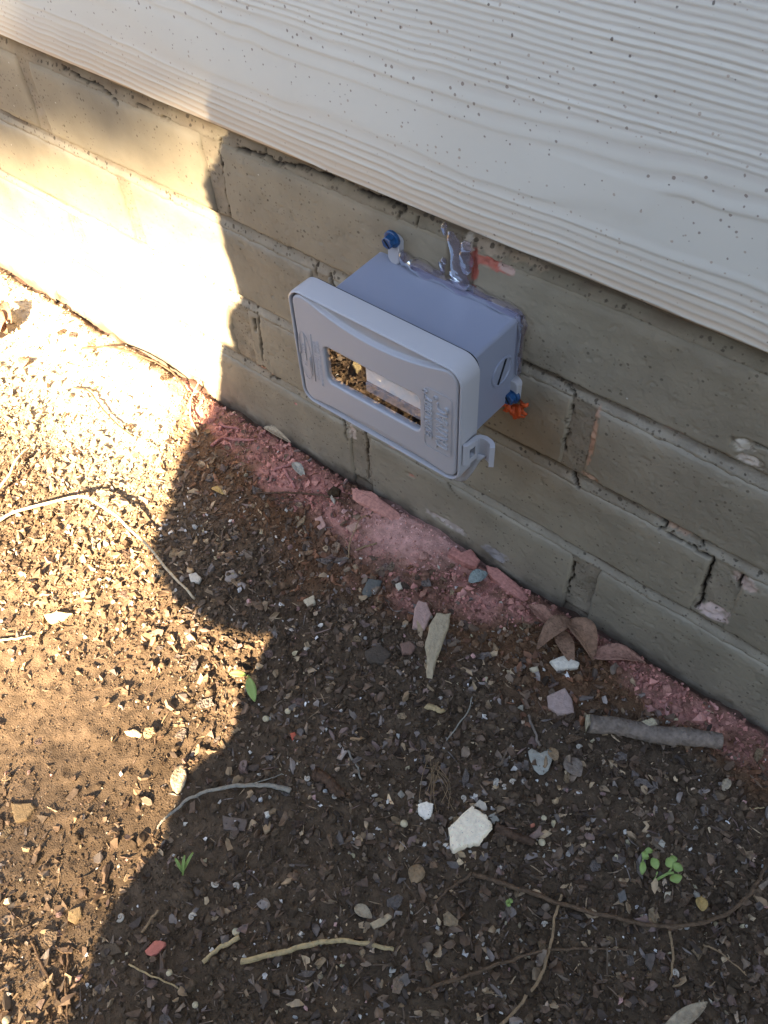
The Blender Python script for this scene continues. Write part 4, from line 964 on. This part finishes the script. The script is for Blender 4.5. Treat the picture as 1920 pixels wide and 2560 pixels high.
leaf('dry_leaf', (-0.5351, -0.0677), (-0.4952, -0.0729), .022, MT['dryleaf'], 'brown leaf in the clump at the left edge by the sunlit wall', 'leaf', .010, .5, .4, .004, .006)
leaf('dry_leaf', (-0.5031, -0.0871), (-0.5070, -0.0602), .018, MT['redleaf'], 'reddish leaf under the clump at the left edge by the sunlit wall', 'leaf', .008, .5, -.4, .003, .010)
leaf('dry_leaf', (-0.5423, -0.0463), (-0.4975, -0.0626), .014, MT['dryleaf'], 'upper leaf of the clump at the left edge by the sunlit wall', 'leaf', .006, .5, .4, .008, .012)
leaf('dry_leaf', (-0.4418, -0.0949), (-0.4498, -0.0807), .014, MT['redleaf'], 'lone russet leaf in the glare near the left edge', 'leaf', .003, .5, .2)
leaf('brown_leaf', (0.0460, -0.3061), (0.0305, -0.2894), .012, MT['tanleaf'], 'pointed tan leaf at the shadow edge above the grey grass blade', 'leaf', .002, .3)
leaf('tan_leaf', (0.3507, -0.0620), (0.3501, -0.0513), .006, MT['tanleaf'], 'small cream leaf scrap below the wall at the right edge', 'leaf', .002, .5)
leaf('tan_leaf', (0.3763, -0.1434), (0.3701, -0.1351), .008, MT['yleaf'], 'small orange tan leaf below the green seedlings', 'leaf', .002, .4)
leaf('tan_leaf', (0.3889, -0.2205), (0.4027, -0.1890), .009, MT['tanleaf'], 'tan dry leaf at the bottom edge on the right', 'leaf', .004, .6)
leaf('tan_leaf', (0.1962, -0.2836), (0.2104, -0.2817), .008, MT['tanleaf'], 'cream leaf scrap in the lower middle of the soil', 'leaf', .003, .5)
leaf('brown_leaf', (0.2139, -0.2347), (0.2181, -0.2480), .012, MT['paleroot'], 'brown leaf near the left start of the long root', 'leaf', .002, .3)

# ---- seedlings
def seedling(name, spot, leaves, label, stems, group=None):
    root = empty(name, (spot[0], spot[1], gz(*spot))); tag(root, label, 'seedling', group)
    for (bx_, by_, bz_), (tx, ty, tz), w in leaves:
        n, k = 9, 5; a = np.array((bx_, by_)); b = np.array((tx, ty)); d = b - a; L = np.linalg.norm(d); d /= L; s = np.array([-d[1], d[0]]); co = []
        for i in range(n):
            t = i / (n - 1); wd = w * math.sin(math.pi * min(1, .04 + .95 * t)) ** .8
            for j in range(k):
                q = (j / (k - 1) - .5) * 2; p = a + d * L * t + s * q * wd / 2
                co.append((p[0], p[1], gz(*spot) + bz_ * (1 - t) + tz * t + .0015 * math.sin(3.1 * t) + .0006 * q * q))
        o = add('leaf', mesh_np('leaf', np.array(co), [grid_faces(n, k)], True), MT['brightleaf'], root)
        so = o.modifiers.new('thick', 'SOLIDIFY'); so.thickness = .0004
    for pts, r in stems:
        co, f = tube_np(spline([(x, y, gz(*spot) + z) for x, y, z in pts], 10), r, 6)
        add('stem', mesh_np('stem', co, f, True), MT['brightleaf'], root)
def P3(q, z): return (q[0], q[1], z)
seedling('seedling', (0.0206, -0.2078), [(P3((0.0196, -0.2086), .008), P3((0.0093, -0.2162), .009), .0058), (P3((0.0226, -0.2089), .008), P3((0.0410, -0.2202), .007), .0078)], 'two leaved seedling, one leaf sunlit yellow, one green in shade', [([P3((0.0204, -0.2048), -.002), P3((0.0204, -0.2066), .004), P3((0.0211, -0.2083), .008)], .0006)])
sA = (0.3309, -0.1410)
seedling('seedling', sA, [(P3((0.3309, -0.1410), .006), P3((0.3344, -0.1488), .005), .0042), (P3((0.3303, -0.1398), .007), P3((0.3291, -0.1350), .008), .0045), (P3((0.3284, -0.1352), .008), P3((0.3326, -0.1319), .008), .0038), (P3((0.3299, -0.1391), .006), P3((0.3326, -0.1363), .006), .003)], 'left small green seedling with narrow leaves in the dark mulch', [([P3((0.3322, -0.1433), -.002), P3((0.3309, -0.1410), .004), P3((0.3284, -0.1363), .008)], .0005)])
sB = (0.3426, -0.1458)
seedling('seedling', sB, [(P3((0.3503, -0.1371), .008), P3((0.3553, -0.1405), .009), .0085), (P3((0.3503, -0.1348), .009), P3((0.3504, -0.1294), .011), .0070), (P3((0.3480, -0.1339), .010), P3((0.3422, -0.1319), .012), .0080), (P3((0.3406, -0.1399), .006), P3((0.3345, -0.1364), .008), .0062), (P3((0.3472, -0.1313), .010), P3((0.3439, -0.1272), .010), .005)], 'right green seedling with a bent pale stem in the dark mulch', [([P3((0.3426, -0.1458), -.001), P3((0.3452, -0.1418), .004), P3((0.3474, -0.1384), .007), P3((0.3502, -0.1358), .008)], .0009), ([P3((0.3426, -0.1458), .001), P3((0.3416, -0.1407), .005)], .0005), ([P3((0.3474, -0.1384), .006), P3((0.3478, -0.1335), .009)], .0006)])
sC = (0.0888, -0.3384)
seedling('grass_sprout', sC, [(P3((0.0919, -0.3427), .001), P3((0.0865, -0.3333), .010), .0020), (P3((0.0913, -0.3414), .001), P3((0.0821, -0.3386), .008), .0018), (P3((0.0908, -0.3402), .003), P3((0.0893, -0.3283), .009), .0018)], 'tiny green grass sprout in shade at lower left', [])
sD = (0.2753, -0.2177)
seedling('seedling', sD, [(P3((0.2753, -0.2177), .003), P3((0.2759, -0.2147), .004), .003), (P3((0.2753, -0.2177), .003), P3((0.2734, -0.2186), .004), .003), (P3((0.2753, -0.2177), .003), P3((0.2763, -0.2201), .004), .003)], 'tiny three leaved sprout above the long root', [])

# ---- fibrous root tuft
co_all = []; f_all = []; nb = 0
for k in range(15):
    a = random.uniform(-1, 1); p0 = (0.1792, -0.1735); p1 = (0.1965, -0.1901)
    q0 = (p0[0] + random.gauss(0, .003), p0[1] + random.gauss(0, .003)); q1 = (p1[0] + random.gauss(0, .006), p1[1] + random.gauss(0, .008))
    mid = ((q0[0] + q1[0]) / 2 + random.gauss(0, .004), (q0[1] + q1[1]) / 2 + random.gauss(0, .004))
    Pp = spline([(q0[0], q0[1], gz(*q0) + .003), (mid[0], mid[1], gz(*mid) + random.uniform(.003, .006)), (q1[0], q1[1], gz(*q1) + .002)], 10)
    co, f = tube_np(Pp, .00022, 4); co_all.append(co); f_all.append(f[0] + nb); nb += len(co)
o = place_root(add('root_tuft', mesh_np('root_tuft', np.concatenate(co_all), [np.concatenate(f_all)], True), MT['paleroot'])); tag(o, 'hairy tuft of fine tan rootlets above the small white chunk', 'root')

# ---- snail shells and round seeds
def shell_mesh():
    n, m = 26, 7; co = []
    for i in range(n):
        t = i / (n - 1); ang = t * 3.4 * math.pi; R = 1.0 * math.exp(-1.15 * t * 1.2); r = .34 * math.exp(-1.15 * t * 1.1)
        for j in range(m):
            b = 2 * math.pi * j / m; co.append(((R - .2 + r * math.cos(b)) * math.cos(ang), (R - .2 + r * math.cos(b)) * math.sin(ang), .3 + r * math.sin(b) * .9 + t * .25))
    i = np.arange(n - 1)[:, None] * m; a = np.arange(m)[None, :]; nx = (a + 1) % m
    f = np.stack([(i + a).ravel(), (i + nx).ravel(), (i + m + nx).ravel(), (i + m + a).ravel()], 1)
    return mesh_np('snail_shell', np.array(co), [f], True)
MT['shell'] = mat('snail_shell', (.50, .43, .34), rough=.5, spec=.4, noise=(2, .2)); sh_me = shell_mesh(); sh_me.materials.append(MT['shell'])
for q in [(0.1142, -0.2386),(0.1140, -0.3326),(0.1247, -0.3247),(0.2211, -0.1545),(0.2282, -0.1548),(0.2311, -0.1488),(0.2372, -0.1436),(0.2096, -0.1794),(0.2542, -0.0958),(0.3008, -0.2136),(0.3792, -0.1869),(0.1384, -0.2363),(0.0777, -0.3870),(0.1161, -0.3567),(0.2224, -0.1565),(0.0390, -0.1605)]:
    o = bpy.data.objects.new('snail_shell', sh_me); COL.objects.link(o); s = random.uniform(.0024, .0036)
    o.scale = (s, s, s); o.rotation_euler = (random.uniform(-.35, .35), random.uniform(-.35, .35), random.uniform(0, 6.3)); o.location = (q[0], q[1], gz(*q) + .0012)
    tag(o, 'tiny pale ring shaped snail shell on the soil', 'snail shell', 'tiny snail shells on the soil')
bm = bmesh.new(); bmesh.ops.create_icosphere(bm, subdivisions=2, radius=1)
for v in bm.verts: v.co *= 1 + random.uniform(-.04, .04); v.co.z *= .92
sd_me = bpy.data.meshes.new('seed'); bm.to_mesh(sd_me); bm.free()
for p_ in sd_me.polygons: p_.use_smooth = True
MT['seed'] = mat('round_seed', (.58, .48, .30), rough=.5, noise=(1.5, .2)); sd_me.materials.append(MT['seed'])
for q in [(0.1293, -0.3892),(0.0689, -0.4724),(0.1561, -0.3908),(0.2625, -0.1554),(0.0556, -0.2240),(0.0649, -0.2091),(0.1459, -0.3447),(0.1880, -0.2199),(0.2706, -0.1705)]:
    o = bpy.data.objects.new('seed', sd_me); COL.objects.link(o); s = random.uniform(.0019, .0028)
    o.scale = (s, s, s); o.location = (q[0], q[1], gz(*q) + s * .7); tag(o, 'round cream seed the size of a peppercorn on the soil', 'seed', 'round seeds on the soil')

# ================================================================== LITTER: the larger chips one by one, the rest as stuff
VIS = np.array([(-.66, -.002), (.05, -.52), (.50, -.16), (.40, -.002)])
def inside(x, y, poly):
    r = np.zeros(len(x), bool); n = len(poly); j = n - 1
    for i in range(n):
        xi, yi = poly[i]; xj, yj = poly[j]
        r ^= ((yi > y) != (yj > y)) & (x < (xj - xi) * (y - yi) / (yj - yi + 1e-12) + xi); j = i
    return r
CEN = np.array([0.02, -.17])
def scatter(n, grow=1.0, dens=None):
    poly = CEN + (VIS - CEN) * grow; lo, hi = poly.min(0), poly.max(0); out = []
    tot = 0
    while tot < n:
        x = RNG.uniform(lo[0], hi[0], n * 2); y = RNG.uniform(lo[1], min(hi[1], -.004), n * 2)
        k = inside(x, y, poly)
        if dens is not None: k &= RNG.random(len(x)) < dens(x, y)
        out.append(np.stack([x[k], y[k]], 1)); tot += k.sum()
    return np.concatenate(out)[:n]
BARE = (-0.0624, -0.3305)
def flake_density(x, y):
    d = np.exp(-(((x - BARE[0]) / .19) ** 2 + ((y - BARE[1]) / .10) ** 2))
    return np.clip((1 - .97 * d) * (1 - .85 * powder_mask(x, y)) * (1 - .75 * red_mask(x, y)) * (1 - .8 * glare_mask(x, y)), .02, 1)
def rotmats(yaw, tx, ty):
    cz, sz = np.cos(yaw), np.sin(yaw); cx, sx = np.cos(tx), np.sin(tx); cy, sy = np.cos(ty), np.sin(ty)
    n = len(yaw); Rz = np.zeros((n, 3, 3)); Rz[:, 0, 0] = cz; Rz[:, 0, 1] = -sz; Rz[:, 1, 0] = sz; Rz[:, 1, 1] = cz; Rz[:, 2, 2] = 1
    Rx = np.zeros((n, 3, 3)); Rx[:, 0, 0] = 1; Rx[:, 1, 1] = cx; Rx[:, 1, 2] = -sx; Rx[:, 2, 1] = sx; Rx[:, 2, 2] = cx
    Ry = np.zeros((n, 3, 3)); Ry[:, 1, 1] = 1; Ry[:, 0, 0] = cy; Ry[:, 0, 2] = sy; Ry[:, 2, 0] = -sy; Ry[:, 2, 2] = cy
    return Rz @ Rx @ Ry
PAL = np.array([(.075, .05, .034), (.10, .068, .046), (.05, .036, .027), (.13, .10, .075), (.105, .09, .083), (.17, .125, .08), (.24, .18, .115), (.12, .085, .075), (.34, .27, .18), (.16, .14, .13)])
PAL = PAL * np.array([1.06, .98, .88]) * 1.50
PALW = np.array([.25, .19, .20, .10, .06, .075, .05, .06, .022, .035]); PALW = PALW / PALW.sum()
# crumbs of soil and red grit
NC = 70000
pc = scatter(NC, 1.16); xs, ys = pc[:, 0], pc[:, 1]
size = .00045 + .0011 * RNG.random(NC) ** 2.2
size *= np.where(RNG.random(NC) < .10, 1.8, 1.0)
size *= 1 - .35 * powder_mask(xs, ys)
bare = np.exp(-(((xs - BARE[0]) / .19) ** 2 + ((ys - BARE[1]) / .10) ** 2)); size *= (1 - .45 * bare) * (1 - .35 * glare_mask(xs, ys))
size *= 1 + .55 * red_mask(xs, ys) * (1 - powder_mask(xs, ys)) * (RNG.random(NC) < .55)
OCT = np.array([(1, 0, 0), (-1, 0, 0), (0, 1, 0), (0, -1, 0), (0, 0, 1), (0, 0, -1)], float)
OF = np.array([(0, 2, 4), (2, 1, 4), (1, 3, 4), (3, 0, 4), (2, 0, 5), (1, 2, 5), (3, 1, 5), (0, 3, 5)])
V = OCT[None] * (1 + .45 * RNG.uniform(-1, 1, (NC, 6, 1))) + .25 * RNG.uniform(-1, 1, (NC, 6, 3))
V *= (size[:, None] * RNG.uniform(.65, 1.35, (NC, 3)))[:, None, :]
V = np.einsum('nij,nkj->nki', rotmats(RNG.uniform(0, 6.3, NC), RNG.uniform(-3, 3, NC), RNG.uniform(-3, 3, NC)), V)
zc = soil_h(xs, ys) + size * RNG.uniform(-.1, .75, NC)
V += np.stack([xs, ys, zc], 1)[:, None, :]
c = soil_col(xs, ys) * (1 + RNG.uniform(-.45, .55, (NC, 1)) * (1 - .6 * bare[:, None]) * (1 - .6 * glare_mask(xs, ys)[:, None]))
pale = RNG.random(NC) < .025; c[pale] = np.array([.42, .37, .29]) * RNG.uniform(.6, 1.2, (pale.sum(), 1))
pw = RNG.random(NC) < powder_mask(xs, ys) * .5; c[pw] = np.array([.62, .38, .33]) * RNG.uniform(.6, 1.15, (pw.sum(), 1))
rd = (RNG.random(NC) < red_mask(xs, ys) * np.clip(.45 + fbm(xs * 35, ys * 35, 97, 3), .05, .9)) & ~pw; c[rd] = np.array([.47, .215, .17]) * RNG.uniform(.55, 1.3, (rd.sum(), 1))
F = (OF[None] + 6 * np.arange(NC)[:, None, None]).reshape(-1, 3)
o = add('soil_crumbs', mesh_np('soil_crumbs', V.reshape(-1, 3), [F], False, np.repeat(c, 6, 0)), MT['crumb'])
tag(o, 'loose brown soil crumbs and reddish grit covering the ground', 'soil', kind='stuff')
# rough dark clods
ico = bmesh.new(); bmesh.ops.create_icosphere(ico, subdivisions=2, radius=1.0); IV = np.array([v.co[:] for v in ico.verts]); IF = np.array([[v.index for v in f.verts] for f in ico.faces]); ico.free()
NK = 3000
pk = scatter(NK, 1.12, lambda x, y: flake_density(x, y) * np.clip(.35 + .9 * fbm(x * 14, y * 14, 99, 3), .05, 1) * (1 - .8 * powder_mask(x, y)) * (1 - .7 * glare_mask(x, y)))
sk = .0011 + .0024 * RNG.random(NK) ** 2.5
VK = np.empty((NK, len(IV), 3)); off = RNG.uniform(0, 50, (NK, 1))
dsp = 1 + .38 * vn(IV[None, :, 0] * 1.6 + off, IV[None, :, 1] * 1.6 + IV[None, :, 2] * 2.1 + off * .7, 5) + .16 * RNG.uniform(-1, 1, (NK, len(IV)))
VK = IV[None] * dsp[:, :, None] * (sk[:, None] * RNG.uniform(.75, 1.25, (NK, 3)))[:, None, :]
VK = VK + np.stack([pk[:, 0], pk[:, 1], soil_h(pk[:, 0], pk[:, 1]) + sk * .25], 1)[:, None, :]
ck = soil_col(pk[:, 0], pk[:, 1]) * RNG.uniform(.6, 1.25, (NK, 1))
o = add('soil_clods', mesh_np('soil_clods', VK.reshape(-1, 3), [(IF[None] + len(IV) * np.arange(NK)[:, None, None]).reshape(-1, 3)], False, np.repeat(ck, len(IV), 0) * RNG.uniform(.75, 1.25, (NK * len(IV), 1))), MT['crumb'])
tag(o, 'rough little clods of dark soil between the bark flakes', 'soil', kind='stuff')
# small bark flakes
def flakes(n, smin, smax, power, grow, dens, name, label, cat, thick=.22, elong=(1, 2.6), tilt=.35, pal=PAL, palw=PALW, zoff=.4):
    p_ = scatter(n, grow, dens); x, y = p_[:, 0], p_[:, 1]
    s = smin + (smax - smin) * RNG.random(n) ** power
    k = 7; ang = np.arange(k) / k * 2 * math.pi
    r = RNG.uniform(.42, 1.30, (n, k)); A = ang[None] + RNG.uniform(-.38, .38, (n, k)); el = RNG.uniform(*elong, n)
    px = r * np.cos(A) * (s * np.sqrt(el))[:, None] / 2; py = r * np.sin(A) * (s / np.sqrt(el))[:, None] / 2
    h = (s * thick * RNG.uniform(.4, 1.3, n))[:, None]; bend = RNG.uniform(-.35, .35, n)[:, None]
    zt = h / 2 + bend * px * px / (s[:, None]) + .38 * h * RNG.normal(0, 1, (n, k)); zb = zt - h
    top = np.stack([px, py, zt], 2); bot = np.stack([px * .9, py * .9, zb], 2); V = np.concatenate([top, bot], 1)
    V = np.einsum('nij,nkj->nki', rotmats(RNG.uniform(0, 6.3, n), RNG.normal(0, tilt, n), RNG.normal(0, tilt, n)), V)
    V += np.stack([x, y, soil_h(x, y) + zoff * h[:, 0] + .0004 + .0010 * RNG.random(n)], 1)[:, None, :]
    i = np.arange(k); nx = (i + 1) % k; b = (2 * k * np.arange(n))[:, None]
    ft = b + i[None]; fs = (np.stack([nx, i, i + k, nx + k], 1)[None] + b[:, :, None]).reshape(-1, 4)
    ci = RNG.choice(len(pal), n, p=palw); c = pal[ci] * RNG.uniform(.7, 1.35, (n, 1))
    om = (RNG.random(n) < red_mask(x, y) * .45); c[om] = np.array([.45, .22, .18]) * RNG.uniform(.6, 1.3, (om.sum(), 1))
    om = (RNG.random(n) < orange_mask(x, y) * .35) & ~om; c[om] = np.array([.20, .09, .045]) * RNG.uniform(.6, 1.3, (om.sum(), 1))
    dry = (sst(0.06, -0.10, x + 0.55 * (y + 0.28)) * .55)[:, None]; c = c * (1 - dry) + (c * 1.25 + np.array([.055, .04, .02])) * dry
    glare_f = (glare_mask(x, y) * .6)[:, None]; c = c * (1 - glare_f) + np.array([.47, .39, .28]) * glare_f  # the same sunlit glare put into the flake colour
    o = add(name, mesh_np(name, V.reshape(-1, 3), [ft, fs], False, np.repeat(c, 2 * k, 0) * RNG.uniform(.72, 1.28, (n * 2 * k, 1))), MT['flake'])
    tag(o, label, cat, kind='stuff'); return o
flakes(11500, .0014, .0088, 2.4, 1.14, flake_density, 'bark_litter', 'fine dark bark flakes littering the soil', 'mulch', thick=.30, tilt=.48, zoff=.15)
flakes(2400, .0018, .0045, 1.5, 1.12, flake_density, 'fibre_litter', 'thin splinters and fibres mixed into the soil', 'mulch', thick=.16, elong=(6, 16), tilt=.25)
flakes(1000, .0012, .0042, 2.0, 1.10, flake_density, 'pale_grit', 'scattered pale grit and shell fragments on the soil', 'grit', thick=.55, elong=(1, 1.6), tilt=.8, pal=np.array([(.55, .50, .43), (.62, .58, .54), (.42, .30, .20), (.45, .26, .22), (.40, .33, .20)]), palw=np.array([.35, .2, .2, .1, .15]), zoff=.6)
# the larger chips, each one an object
def chip_mesh(seed):
    rs = np.random.default_rng(seed); k = int(rs.integers(5, 9)); a = np.sort(np.arange(k) / k * 6.283 + rs.uniform(-.3, .3, k)); r = rs.uniform(.6, 1.15, k); el = rs.uniform(1.0, 2.2)
    px, py = r * np.cos(a) * math.sqrt(el) * .5, r * np.sin(a) / math.sqrt(el) * .5; bend = rs.uniform(-.25, .25); h = rs.uniform(.10, .24)
    rings = []
    for sc, zz in ((.92, 0), (1.0, .45 * h), (.95, .9 * h), (.55, h * 1.02)):
        rings.append(np.stack([px * sc, py * sc, zz + bend * (px * sc) ** 2 + rs.normal(0, .06 * h, k)], 1))
    co = np.concatenate(rings + [np.array([[0, 0, h * 1.03]])]); i = np.arange(k); nx = (i + 1) % k
    q = np.concatenate([np.stack([b * k + i, b * k + nx, (b + 1) * k + nx, (b + 1) * k + i], 1) for b in range(3)])
    t = np.stack([3 * k + i, 3 * k + nx, np.full(k, 4 * k)], 1)
    return mesh_np('bark_chip', co, [q, t], False)
MT['chip'] = mat('bark_chip', (.1, .07, .05), rough=.8, spec=.25, noise=(3, .35), bump=(5, .6, .08))
random_ramp(MT['chip'], [tuple(v) for v in np.array([(.08, .055, .038), (.11, .075, .05), (.06, .042, .032), (.15, .115, .085), (.115, .10, .093), (.18, .135, .085), (.26, .20, .13), (.125, .09, .08), (.09, .065, .048), (.14, .12, .11), (.20, .15, .11)]) * np.array([1.06, .98, .88]) * 1.45])
chips = [chip_mesh(100 + k) for k in range(16)]
for cm in chips: cm.materials.append(MT['chip'])
pts = scatter(270, 1.0, flake_density)
for x, y in pts:
    if y > -.012: y = -.012 - random.uniform(0, .02)
    o = bpy.data.objects.new('bark_chip', random.choice(chips)); COL.objects.link(o)
    s = .0062 + .0068 * random.random() ** 1.8
    o.scale = (s, s, s); o.rotation_euler = (random.gauss(0, .18), random.gauss(0, .18), random.uniform(0, 6.3)); o.location = (x, y, gz(x, y) + .0004)
    tag(o, 'bark chip the size of a fingernail lying loose on the soil', 'bark chip', 'bark chips scattered on the soil')
MT['pchip'] = mat('pale_pebble', (.5, .46, .4), rough=.85, spec=.2, noise=(4, .2), bump=(8, .6, .06))
random_ramp(MT['pchip'], [(.50, .45, .37), (.60, .57, .52), (.42, .33, .21), (.46, .29, .25), (.38, .30, .19), (.30, .25, .21)])
pebs = []
for k in range(8):
    bm = bmesh.new(); bmesh.ops.create_icosphere(bm, subdivisions=1, radius=.5); rs = np.random.default_rng(k + 60); ax = rs.uniform(.65, 1.2, 3)
    for v in bm.verts: v.co = Vector(np.array(v.co) * ax * (1 + rs.uniform(-.22, .22)))
    me = bpy.data.meshes.new('pebble'); bm.to_mesh(me); bm.free(); me.materials.append(MT['pchip']); pebs.append(me)
for x, y in scatter(60, 1.0, flake_density):
    o = bpy.data.objects.new('pebble', random.choice(pebs)); COL.objects.link(o); s = .0030 + .0032 * random.random() ** 2
    o.scale = (s, s, s * .8); o.rotation_euler = (random.uniform(0, 6), random.uniform(0, 6), random.uniform(0, 6)); o.location = (x, min(y, -.012), gz(x, min(y, -.012)) + s * .25)
    tag(o, 'small pale pebble half sunk in the soil', 'pebble', 'small pale pebbles in the soil')

# ================================================================== WHAT CASTS THE SHADE (beyond the picture, towards the sun)
S = -d_sun
def along(p, ydist):   # walk from a point towards the sun until y = ydist
    t = (ydist - p[1]) / S.y
    return (p[0] + S.x * t, ydist, p[2] + S.z * t)
EDGE = [(-.120, -.012, .42), (-.120, -.012, .345), (-.135, 0, .300), (-.145, 0, .280), (-.172, 0, .246), (-.165, 0, .215), (-.158, 0, .160), (-.160, 0, .145), (-.178, 0, .125), (-.185, 0, .100), (-.176, 0, .084), (-.204, 0, .074), (-.209, 0, .050), (-.218, 0, .02), (-.229, -.004, GZ)] + \
       [(q[0], q[1], GZ) for q in [(-0.2175, -0.0282),(-0.2100, -0.0570),(-0.1842, -0.0900),(-0.1618, -0.1164),(-0.1447, -0.1504),(-0.1216, -0.1718),(-0.0924, -0.1838),(-0.0623, -0.1836),(-0.0360, -0.1806),(-0.0100, -0.1688),(0.0087, -0.1571),(0.0151, -0.1792),(0.0247, -0.2060),(0.0416, -0.2317),(0.0517, -0.2567),(0.0442, -0.2825),(0.0528, -0.3064),(0.0655, -0.3256),(0.0699, -0.3501),(0.0717, -0.3821),(0.0863, -0.4143),(0.1054, -0.4455)]] + [(.08, -.62, GZ)]
YS = -0.76
sil = np.array([(lambda q: (q[0], q[2]))(along(p, YS)) for p in EDGE])
poly = np.concatenate([[(sil[0, 0] + .04, 1.08), (.45, 1.16), (.80, 1.02), (.98, .55), (.94, -.03), (sil[-1, 0], -.03)], sil[::-1]])
shrub = empty('shadow_caster', (.55, YS, GZ)); tag(shrub, 'unseen leaf mass added to cast the shadow of the viewer', 'shrub')  # leaf mass added for the viewer's shadow, cut to that outline
MT['greenleaf'] = mat('shrub_leaf', (.055, .085, .03), rough=.6, spec=.3, noise=(30, .3))  # leaves of the added shadow caster, the added sky screen and the tree
def leaf_cloud(name, P, size, m, parent, face, jitter):
    n = len(P); R = RNG.normal(0, 1, (n, 3)); N = np.array(face)[None] + jitter * R; N /= np.linalg.norm(N, axis=1)[:, None]
    A = np.cross(N, RNG.normal(0, 1, (n, 3))); A /= np.linalg.norm(A, axis=1)[:, None]; B = np.cross(N, A)
    s = (size * RNG.uniform(.75, 1.25, n))[:, None]
    shp = [(-1, 0, 0), (-.3, .42, .06), (.45, .36, .05), (1, 0, -.05), (.45, -.36, .05), (-.3, -.42, .06)]
    V = np.stack([P + s * (u * A + v * B + w * N) for u, v, w in shp], 1).reshape(-1, 3)
    F = np.arange(n * 6).reshape(n, 6)
    return add(name, mesh_np(name, V, [F], False), m, parent)
lo, hi = poly.min(0), poly.max(0); q = np.stack([RNG.uniform(lo[0], hi[0], 60000), RNG.uniform(lo[1], hi[1], 60000)], 1)
q = q[inside(q[:, 0], q[:, 1], poly)]
dist = np.full(len(q), 9.0)
for (a0, b0), (a1, b1) in zip(sil[:-1], sil[1:]):
    dist = np.minimum(dist, segdist(q[:, 0], q[:, 1], [(a0, b0), (a1, b1)]))
ii = RNG.integers(0, len(sil) - 1, 90000); tt_ = RNG.random((90000, 1)); q2 = sil[ii] * (1 - tt_) + sil[ii + 1] * tt_ + RNG.uniform(-.065, .065, (90000, 2))
q2 = q2[inside(q2[:, 0], q2[:, 1], poly)]; dist2 = np.full(len(q2), 9.0)
for (a0, b0), (a1, b1) in zip(sil[:-1], sil[1:]):
    dist2 = np.minimum(dist2, segdist(q2[:, 0], q2[:, 1], [(a0, b0), (a1, b1)]))
core = q[dist > .046][:15000]
dep = RNG.uniform(-.16, .16, len(core)); Pc = np.stack([core[:, 0], np.full(len(core), YS), core[:, 1]], 1) + dep[:, None] * np.array(S)[None]
leaf_cloud('added_foliage', Pc, .046, MT['greenleaf'], shrub, np.array(S), .35)
rim = q2[(dist2 > .0005) & (dist2 < .062)]
dep = RNG.uniform(-.08, .08, len(rim)); Pr = np.stack([rim[:, 0], np.full(len(rim), YS), rim[:, 1]], 1) + dep[:, None] * np.array(S)[None]
leaf_cloud('added_outer_foliage', Pr, .0075, MT['greenleaf'], shrub, np.array(S), .3)
for k in range(7):
    bx_ = .55 + random.uniform(-.10, .10)
    co, f = tube_np(spline([(bx_, YS - .05, GZ - .02), (bx_ + random.uniform(-.2, .2), YS + random.uniform(-.1, .05), .4), (.50 + random.uniform(-.28, .3), YS + random.uniform(-.12, .1), .88)], 14), np.linspace(.016, .004, 14), 7)
    add('stem', mesh_np('stem', co, f, True), MT['twig'], shrub)  # stem of the added shadow caster

sky_screen = empty('sky_screen', (0, -4.2, 0)); tag(sky_screen, 'unseen leaf screen added behind the viewer to block low sky', 'sky_screen')  # leaf screen added out of view to cut the low sky light
n = 30000
leaf_cloud('added_foliage', np.stack([RNG.uniform(-6, 6, n), RNG.uniform(-4.6, -3.9, n), RNG.uniform(0, 1.85, n)], 1), .07, MT['greenleaf'], sky_screen, (0, 1, .3), .8)
for k in range(16):
    x_ = -5.7 + .75 * k + random.uniform(-.1, .1)
    co, f = tube_np(spline([(x_, -4.25, -.05), (x_ + random.uniform(-.1, .1), -4.25, .8), (x_ + random.uniform(-.2, .2), -4.25, 1.6)], 10), np.linspace(.03, .008, 10), 7)
    add('trunk', mesh_np('trunk', co, f, True), MT['twig'], sky_screen)  # trunks of the added sky screen

# a tree farther off: its crown leaves one gap, whose soft-edged light falls on the wall at the left
D = 17.0
A0 = Vector((-.40, 0, .08)) + S * D
tree = empty('tree', (A0.x + .6, A0.y - .3, 0)); tag(tree, 'broad leafy tree far behind the viewer dappling the sunlight', 'tree')
e1 = Vector((1, 0, 0)); e1 = (e1 - S * e1.dot(S)).normalized(); e2 = S.cross(e1); e2 = e2 if e2.z > 0 else -e2
n = 26000
u = RNG.normal(0, 1.35, n); v = RNG.normal(0, 1.2, n); w = RNG.uniform(-.9, .9, n)
def gap(u, v):
    # the opening: a broad slot, a little frayed
    fr_ = .05 * vn(u * 5, v * 5, 91)
    top = .086 + .25 * np.clip(u, 0, .25) + .22 * np.clip(u, -.6, 0)
    g1 = (np.abs(u - .02) < .85 + fr_) & (v > -.235 + .5 * fr_) & (v < top + .4 * fr_)
    g3 = (u > -.10) & (u < .12) & (v > .245) & (v < .268)
    return g1 | g3
k = ~gap(u, v); u, v, w = u[k], v[k], w[k]
thin = RNG.random(len(u)) < np.where((v < -.20) & (v > -.60) & (np.abs(u) < .9), .22, 1.0); u, v, w = u[thin], v[thin], w[thin]
Pt = np.array(A0)[None] + u[:, None] * np.array(e1) + v[:, None] * np.array(e2) + w[:, None] * np.array(S)
leaf_cloud('crown', Pt, .055, MT['greenleaf'], tree, np.array(S), .5)
base = Vector((A0.x + .6, A0.y - .3, 0))
co, f = tube_np(spline([(base.x, base.y, -.1), (base.x + .1, base.y, 3), (base.x - .1, base.y, A0.z - 1.6), (base.x + .5, base.y, A0.z - .2)], 24), np.linspace(.28, .06, 24), 12, 3, .08)
add('trunk', mesh_np('trunk', co, f, True), MT['twig'], tree)
